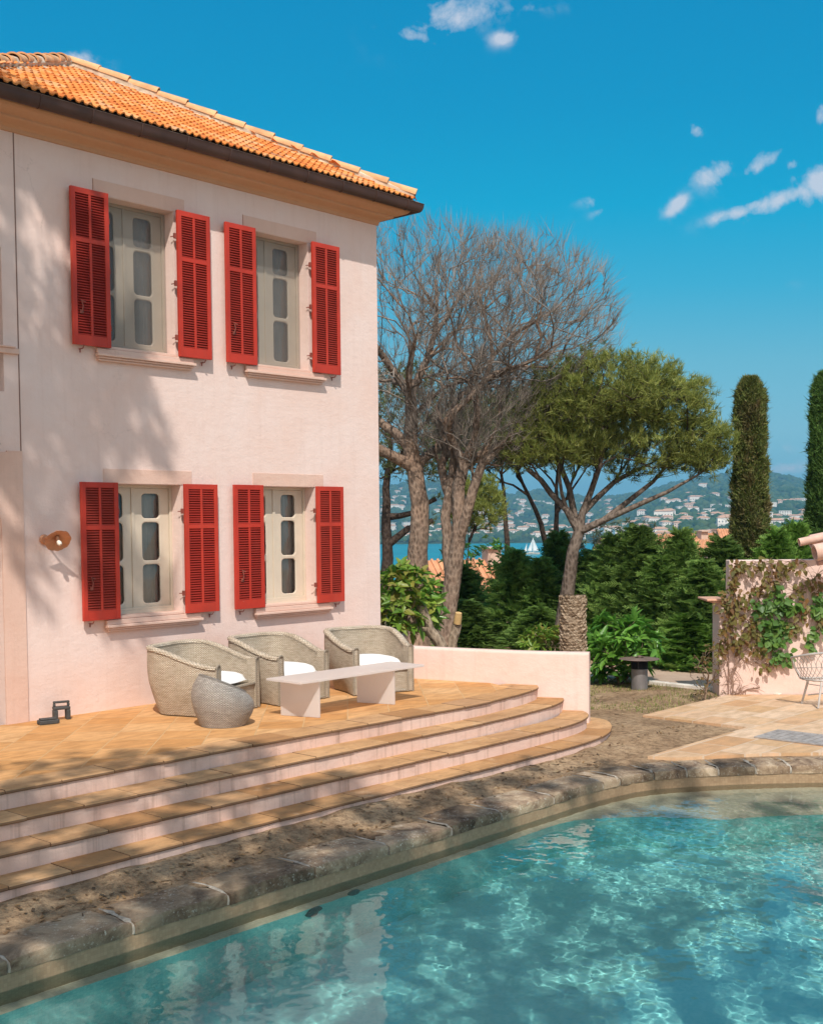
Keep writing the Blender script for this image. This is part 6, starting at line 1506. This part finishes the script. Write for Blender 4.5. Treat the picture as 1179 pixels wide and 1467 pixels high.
# ---------------------------------------------------------------- bay, far shore, town
nt_ = NT('sea_water'); p = nt_.pos(); n1 = nt_.noise(nt_.pos(scale=(.02,.02,.02)), 2, 4, .6); n2 = nt_.noise(nt_.pos(scale=(.25,.25,.25)), 1.5, 5, .6)
nt_.bsdf(nt_.ramp(n1, [(.35, (.004,.17,.22)), (.65, (.012,.27,.31))]), .35, nt_.bump(n2, .6, .8), Specular_IOR_Level=.25); sea_m = nt_.mat
SEA = -28.0
b = MB(); b.face([lat(-2600,330,SEA), lat(2600,330,SEA), lat(2600,2300,SEA), lat(-2600,2300,SEA)]); tag(b.build('sea', sea_m), kind='structure')
# far shore: hill sheet
def ridge(u):      # height of the skyline in picture rows at column u (photo pixels)
    pts = [(300,700),(540,700),(600,694),(660,692),(700,700),(730,712),(770,708),(800,714),(850,722),(900,716),(960,704),(1040,690),(1075,684),(1100,687),(1130,694),(1154,702),(1200,712),(1300,722),(1500,730)]
    us = [p_[0] for p_ in pts]; vs = [p_[1] for p_ in pts]; return np.interp(u, us, vs)
def hill_h(L, D):
    u = CX+F_PX*L/D; top = 2.1+(746-ridge(u))/F_PX*3400
    shore = 1540-900*sm((u-830)/130)        # land comes forward on the right
    t = sm((D-shore)/(3400-shore)); t2 = np.clip((D-shore)/(3400-shore), 0, 1)
    nz = 6*np.sin(L*.006+1)*np.sin(D*.005)+4*np.sin(L*.017+D*.006)+2.5*np.sin(L*.04-D*.03+2)
    h = SEA-3+(top-SEA)*(.30*t2+.70*t**1.5)+nz*np.clip(t2*5, 0, 1)*(1-.3*t2)+5*np.clip((D-shore)/60, 0, 1)
    h = np.where(D > 3400, h-(D-3400)*.12, h)
    lowr = sm((u-830)/130); h = h + 6*lowr*np.clip((D-shore)/200, 0, 1)*(1-t2)
    return np.where(D < shore, SEA-6, h)
Lr = np.arange(-1.05, 1.05, .0042); Dr = np.concatenate([np.arange(600, 1700, 18), np.arange(1700, 3460, 28), np.arange(3460, 4300, 120)])
TU, TD = np.meshgrid(Lr, Dr); LL_ = TU*TD; Zh = hill_h(LL_, TD)
V = np.stack([CAM.x+_R.x*LL_+_F.x*TD, CAM.y+_R.y*LL_+_F.y*TD, Zh], -1).reshape(-1, 3); nx = len(Lr)
ii, jj = np.meshgrid(np.arange(nx-1), np.arange(len(Dr)-1)); a = (jj*nx+ii).ravel(); Fq = np.stack([a, a+1, a+nx+1, a+nx], 1)
nt_ = NT('hill_woods'); n1 = nt_.noise(nt_.pos(scale=(.01,.01,.01)), 3.2, 8, .75); n2 = nt_.noise(nt_.pos(scale=(.01,.01,.01)), 14, 5, .7)
c = nt_.ramp(n2, [(.38, (.025,.050,.022)), (.52, (.055,.085,.035)), (.66, (.10,.12,.055))]); c = nt_.mix(nt_.ramp(n1, [(.56, 0), (.66, .6)]), c, (.26,.22,.13))
nt_.bsdf(c, 1.0, nt_.bump(n2, 1.0, 6), Specular_IOR_Level=.05); tag(np_mesh('hills', V, Fq, nt_.mat, smooth=True), kind='structure')
# tree clumps over the far slopes
far_leaf = mat_leaf('far_tree_foliage', [(.022,.05,.02),(.04,.075,.028),(.07,.10,.04),(.03,.06,.03)], .0, .9, .05)
g = np.random.default_rng(8); FV = []; FF = []
ico = [(0,0,1),(.89,0,.45),(.28,.85,.45),(-.72,.53,.45),(-.72,-.53,.45),(.28,-.85,.45),(.72,.53,-.3),(-.28,.85,-.3),(-.89,0,-.3),(-.28,-.85,-.3),(.72,-.53,-.3)]
icf = [(0,1,2),(0,2,3),(0,3,4),(0,4,5),(0,5,1),(1,6,2),(2,7,3),(3,8,4),(4,9,5),(5,10,1),(6,7,2),(7,8,3),(8,9,4),(9,10,5),(10,6,1)]
def hz(l, D): return float(hill_h(np.array([l]), np.array([D]))[0])
for k in range(9000):
    D = 640+(g.random()**.8)*2700; u = g.uniform(480, 1240); l = (u-CX)/F_PX*D
    z = hz(l, D)
    if z < SEA+1: continue
    s_ = g.uniform(4, 9)*(D/2000)**.4; P_ = lat(l, D, z+s_*.3); b0 = len(FV); ax = g.uniform(.7, 1.5)
    for q in ico: FV.append((P_.x+q[0]*s_*ax*g.uniform(.75,1.2), P_.y+q[1]*s_*g.uniform(.75,1.2), P_.z+q[2]*s_*.85*g.uniform(.75,1.2)))
    FF += [(b0+a_, b0+b_, b0+c_) for a_, b_, c_ in icf]
tag(np_mesh('hillside_woods', FV, FF, far_leaf), 'dark woods covering the far hills between the white houses', 'woods', kind='stuff')
# houses of the far town
wh_m = mat_plain('far_render', (.84,.78,.70), .9, .2, .12, 0); wp_m = mat_plain('far_pink_render', (.72,.55,.44), .9, .2, .12, 0); rt_m = mat_plain('far_roof_tile', (.52,.30,.19), .9, .3, .2, 0); wd_m = mat_plain('far_window', (.10,.11,.12), .4)
def villa(kind, size=(13,9,6.5)):      # a few pixels each: one mesh with wall, roof and window materials
    w_, d_, h_ = size; b = MB(); wm = 0 if kind != 2 else 3
    b.box((-w_/2,-d_/2,-3),(w_/2,d_/2,h_), wm)
    if kind == 1: b.box((-w_/2-4,-d_/2+1,-3),(-w_/2-.01,d_/2-1,h_*.6), 0)
    e = .5; z0 = h_+.02
    if kind != 3:
        vs = [(-w_/2-e,-d_/2-e,z0),(w_/2+e,-d_/2-e,z0),(w_/2+e,d_/2+e,z0),(-w_/2-e,d_/2+e,z0),(-w_/2+d_*.35,0,z0+d_*.2),(w_/2-d_*.35,0,z0+d_*.2)]
        b.raw(vs, [(0,1,5,4),(2,3,4,5),(1,2,5),(3,0,4),(3,2,1,0)], 1)
        if kind == 1: b.raw([(-w_/2-4.4,-d_/2+.6,h_*.61),(-w_/2-.02,-d_/2+.6,h_*.61),(-w_/2-.02,d_/2-.6,h_*.61),(-w_/2-4.4,d_/2-.6,h_*.61),(-w_/2-4,0,h_*.6+1.4),(-w_/2-.02,0,h_*.6+1.4)], [(0,1,5,4),(2,3,4,5),(3,0,4)], 1)
    else: b.box((-w_/2-.3,-d_/2-.3,z0),(w_/2+.3,d_/2+.3,z0+.5), 0)
    n_ = int(w_/3)
    for fl in range(2 if h_ > 5 else 1):
        for k in range(n_):
            x = -w_/2+w_*(k+.5)/n_; z = .9+fl*3.0; b.box((x-.55,-d_/2-.06,z),(x+.55,-d_/2-.01,z+1.5), 2)
    o = b.build('villa', [wh_m, rt_m, wd_m, wp_m]); tag(o, 'x', 'house'); return o
vp_ = [villa(0), villa(1), villa(2, size=(11,9,7)), villa(3, size=(16,8,6)), villa(0, size=(20,9,8.5)), villa(3, size=(9,8,3.6))]
first = [True]*len(vp_); cnt = 0; ang0 = math.atan2(_R.y, _R.x)
mats_lab = ['cream hip roofed villa', 'cream house with side wing', 'pink tile roofed house', 'white flat roofed villa', 'long pale tiled block', 'small white flat roofed house']
g = np.random.default_rng(12); placed = []
def put_far(u, D, ki, lab, grp='houses scattered over the far hillside', sc=1.0):
    global cnt
    l = (u-CX)/F_PX*D; z = hz(l, D); P_ = lat(l, D, z+.5); rz = ang0+g.uniform(-.5, .5)
    if first[ki]: o = vp_[ki]; first[ki] = False; o.location = P_; o.rotation_euler = (0, 0, rz); o['label'] = lab; o['group'] = grp
    else: o = dup(vp_[ki], P_, rz, lab, grp)
    o.scale = (sc, sc, sc); cnt += 1
tries = 0
while cnt < 290 and tries < 9000:
    tries += 1; D = g.uniform(1560, 3100); u = g.uniform(548, 1175)
    if u > 845: D = g.uniform(760, 3000)
    l = (u-CX)/F_PX*D; z = hz(l, D)
    if z < SEA+2: continue
    P_ = lat(l, D, z); v = 746-(z-2.1)/D*F_PX
    if v > 779 or v < 700: continue
    dens = .9 if v > 722 else .25
    if 1095 < u < 1160 and v < 716: continue
    if g.random() > dens: continue
    if any(abs(u-a_) < 7 and abs(v-b_) < 3.2 for a_, b_ in placed): continue
    placed.append((u, v)); ki = int(g.choice([0, 1, 2, 3, 4, 5], p=[.26,.2,.14,.2,.1,.1])); sc = g.uniform(.8, 1.25)
    where = 'left of the slim trunk' if u < 722 else 'above the sailing boat' if u < 800 else 'behind the forked pine' if u < 930 else 'left of the middle cypress' if u < 1048 else 'behind the middle cypress' if u < 1098 else 'between the two cypresses'
    band = 'low on the shore' if v > 762 else 'halfway uphill' if v > 738 else 'high on the hill'
    put_far(u, D, ki, mats_lab[ki]+' '+band+', '+where, 'far '+['cream villas','winged houses','pink houses','white villas','long blocks','small white houses'][ki]+' '+band+', '+where, sc)
for i, f_ in enumerate(first):
    if f_: put_far(1000+i*9, 1700, i, mats_lab[i]+' low on the far shore')
# near houses below the garden, roofs showing over and through the hedge
nr_m = mat_plain('near_roof_tile', (.56,.26,.13), .9, 1.2, .25, .4, 3, .05); nw_m = mat_plain('near_wall_render', (.60,.42,.32), .9, 1, .12, .2, 5, .02)
def near_house(label, u, v_ridge, D, w_, d_, h_, rot, nm='neighbour_house', rise=.28):
    P_ = at(u, v_ridge, D); zr = P_.z; t = thing(nm, label, 'house', (P_.x, P_.y, zr-h_-6), ang0+rot); H = h_+6-d_*rise/1.0; b = MB(); b.box((-w_/2,-d_/2,-6),(w_/2,d_/2,H)); b.build('wall', nw_m, t)
    e = .4; b = MB(); zt_ = h_+6; vs = [(-w_/2-e,-d_/2-e,H-.05),(w_/2+e,-d_/2-e,H-.05),(w_/2+e,d_/2+e,H-.05),(-w_/2-e,d_/2+e,H-.05),(-w_/2-e,0,zt_),(w_/2+e,0,zt_)]
    b.raw(vs, [(0,1,5,4),(2,3,4,5),(1,2,5),(3,0,4),(3,2,1,0)]); n_ = int((w_+2*e)/.32)
    for k in range(n_):
        x = -w_/2-e+.16+k*.32; b.tube([(x,-d_/2-e,H-.02),(x,0,zt_+.03)], .085, 5)
    b.build('roof', nr_m, t)
    b = MB(); b.box((w_*.2,-d_*.12,zt_-1.0),(w_*.2+.7,d_*.06,zt_+.55)); b.box((w_*.2-.08,-d_*.15,zt_+.55),(w_*.2+.78,d_*.09,zt_+.65)); b.build('chimney', nw_m, t)
    for k in range(3): b = MB(); x = -w_/2+w_*(k+.5)/3; b.box((x-.5,-d_/2-.05,H-2.2),(x+.5,-d_/2-.002,H-.8)); b.build('window', wd_m, t)
    return t
near_house('house with orange tiled roof seen through the hedge between the pine trunks', 664, 802, 62, 5.5, 6, 4, .25)
near_house('small roof glimpsed below the white sailing boat through the hedge', 803, 822, 58, 3.2, 5, 4, -.3)
near_house('low house with orange roof just above the hedge left of the middle cypress', 960, 770, 120, 14, 9, 5, .15)
near_house('white walled house with orange roof nearest the left side of the middle cypress', 1030, 773, 110, 7, 7, 5, -.35)
near_house('orange roofed house behind the pointed conifer in the middle of the town view', 1000, 764, 190, 16, 9, 6, .5)
near_house('pinkish house half hidden behind the hedge gap above the path', 975, 830, 36, 3.6, 4, 4, .1, rise=.2)
near_house('tiled house between the two cypresses above the bright conifers', 1125, 757, 150, 16, 9, 6, -.1)

# ---------------------------------------------------------------- sailing boat
sail_m = mat_plain('white_sail', (.82,.82,.80), .8, .3, .05, 0); hull_m = mat_plain('pale_hull', (.62,.52,.42), .5, .5, .1, 0)
D = 1050; P_ = at(762, 791, D); bt = thing('sailing_boat', 'white two masted sailing boat under sail on the blue bay', 'sailing boat', (P_.x, P_.y, SEA), ang0+.1); bt.scale = (.78,.78,.78)
b = MB(); rings = []
for t_ in (-1, -.8, -.4, 0, .4, .75, 1): hw_ = 1.9*(1-abs(t_)**2.2); rings.append([(t_*9, -hw_, 1.5+.5*t_*t_), (t_*8.6, -hw_*.6, -.3), (t_*8.6, hw_*.6, -.3), (t_*9, hw_, 1.5+.5*t_*t_)])
b.loft(rings, False); b.face([r_[0] for r_ in rings]+[r_[3] for r_ in rings[::-1]]); b.box((-4,-1,1.5),(2,1,2.4)); b.build('hull', hull_m, bt, smooth=False)
def sail(pts, nm='sail'):
    (x0,z0),(x1,z1),(x2,z2) = pts; b = MB(); vs = []; n_ = 8
    for i in range(n_+1):
        for j in range(n_+1): u_ = i/n_; v_ = j/n_; x = (x0+(x1-x0)*v_)*(1-u_)+x2*u_; z = (z0+(z1-z0)*v_)*(1-u_)+z2*u_; vs.append((x, .8*math.sin(PI*v_)*math.sin(PI*min(1, u_+.15)), z))
    b.raw(vs, [(i*(n_+1)+j, i*(n_+1)+j+1, (i+1)*(n_+1)+j+1, (i+1)*(n_+1)+j) for i in range(n_) for j in range(n_)]); o = b.build(nm, sail_m, bt, smooth=True); s_ = o.modifiers.new('thick', 'SOLIDIFY'); s_.thickness = .05
sail([(1.2,3),(7.8,3.2),(1.0,18.5)]); sail([(-.2,3),(-5.5,3.4),(.6,17)]); sail([(-6.2,3),(-9.5,3.2),(-6.0,12)])
b = MB(); b.tube([(.9,0,1),(.9,0,19)], .16, 6); b.tube([(-5.9,0,1),(-5.9,0,12.6)], .13, 6); b.build('mast', hull_m, bt)

# ---------------------------------------------------------------- air
hz_nt = NT('haze_air'); vol = hz_nt.n('ShaderNodeVolumePrincipled'); vol.inputs['Color'].default_value = (.30,.68,.95,1); vol.inputs['Density'].default_value = HAZE if 'HAZE' in globals() else .00025; vol.inputs['Anisotropy'].default_value = .2
hz_nt.t.links.new(vol.outputs[0], hz_nt.out.inputs['Volume'])
b = MB(); c4 = [lat(-2700,-70), lat(2700,-70), lat(2700,4400), lat(-2700,4400)]; b.prism([(q.x, q.y) for q in c4], -110, 128)
tag(b.build('haze', hz_nt.mat), kind='stuff')
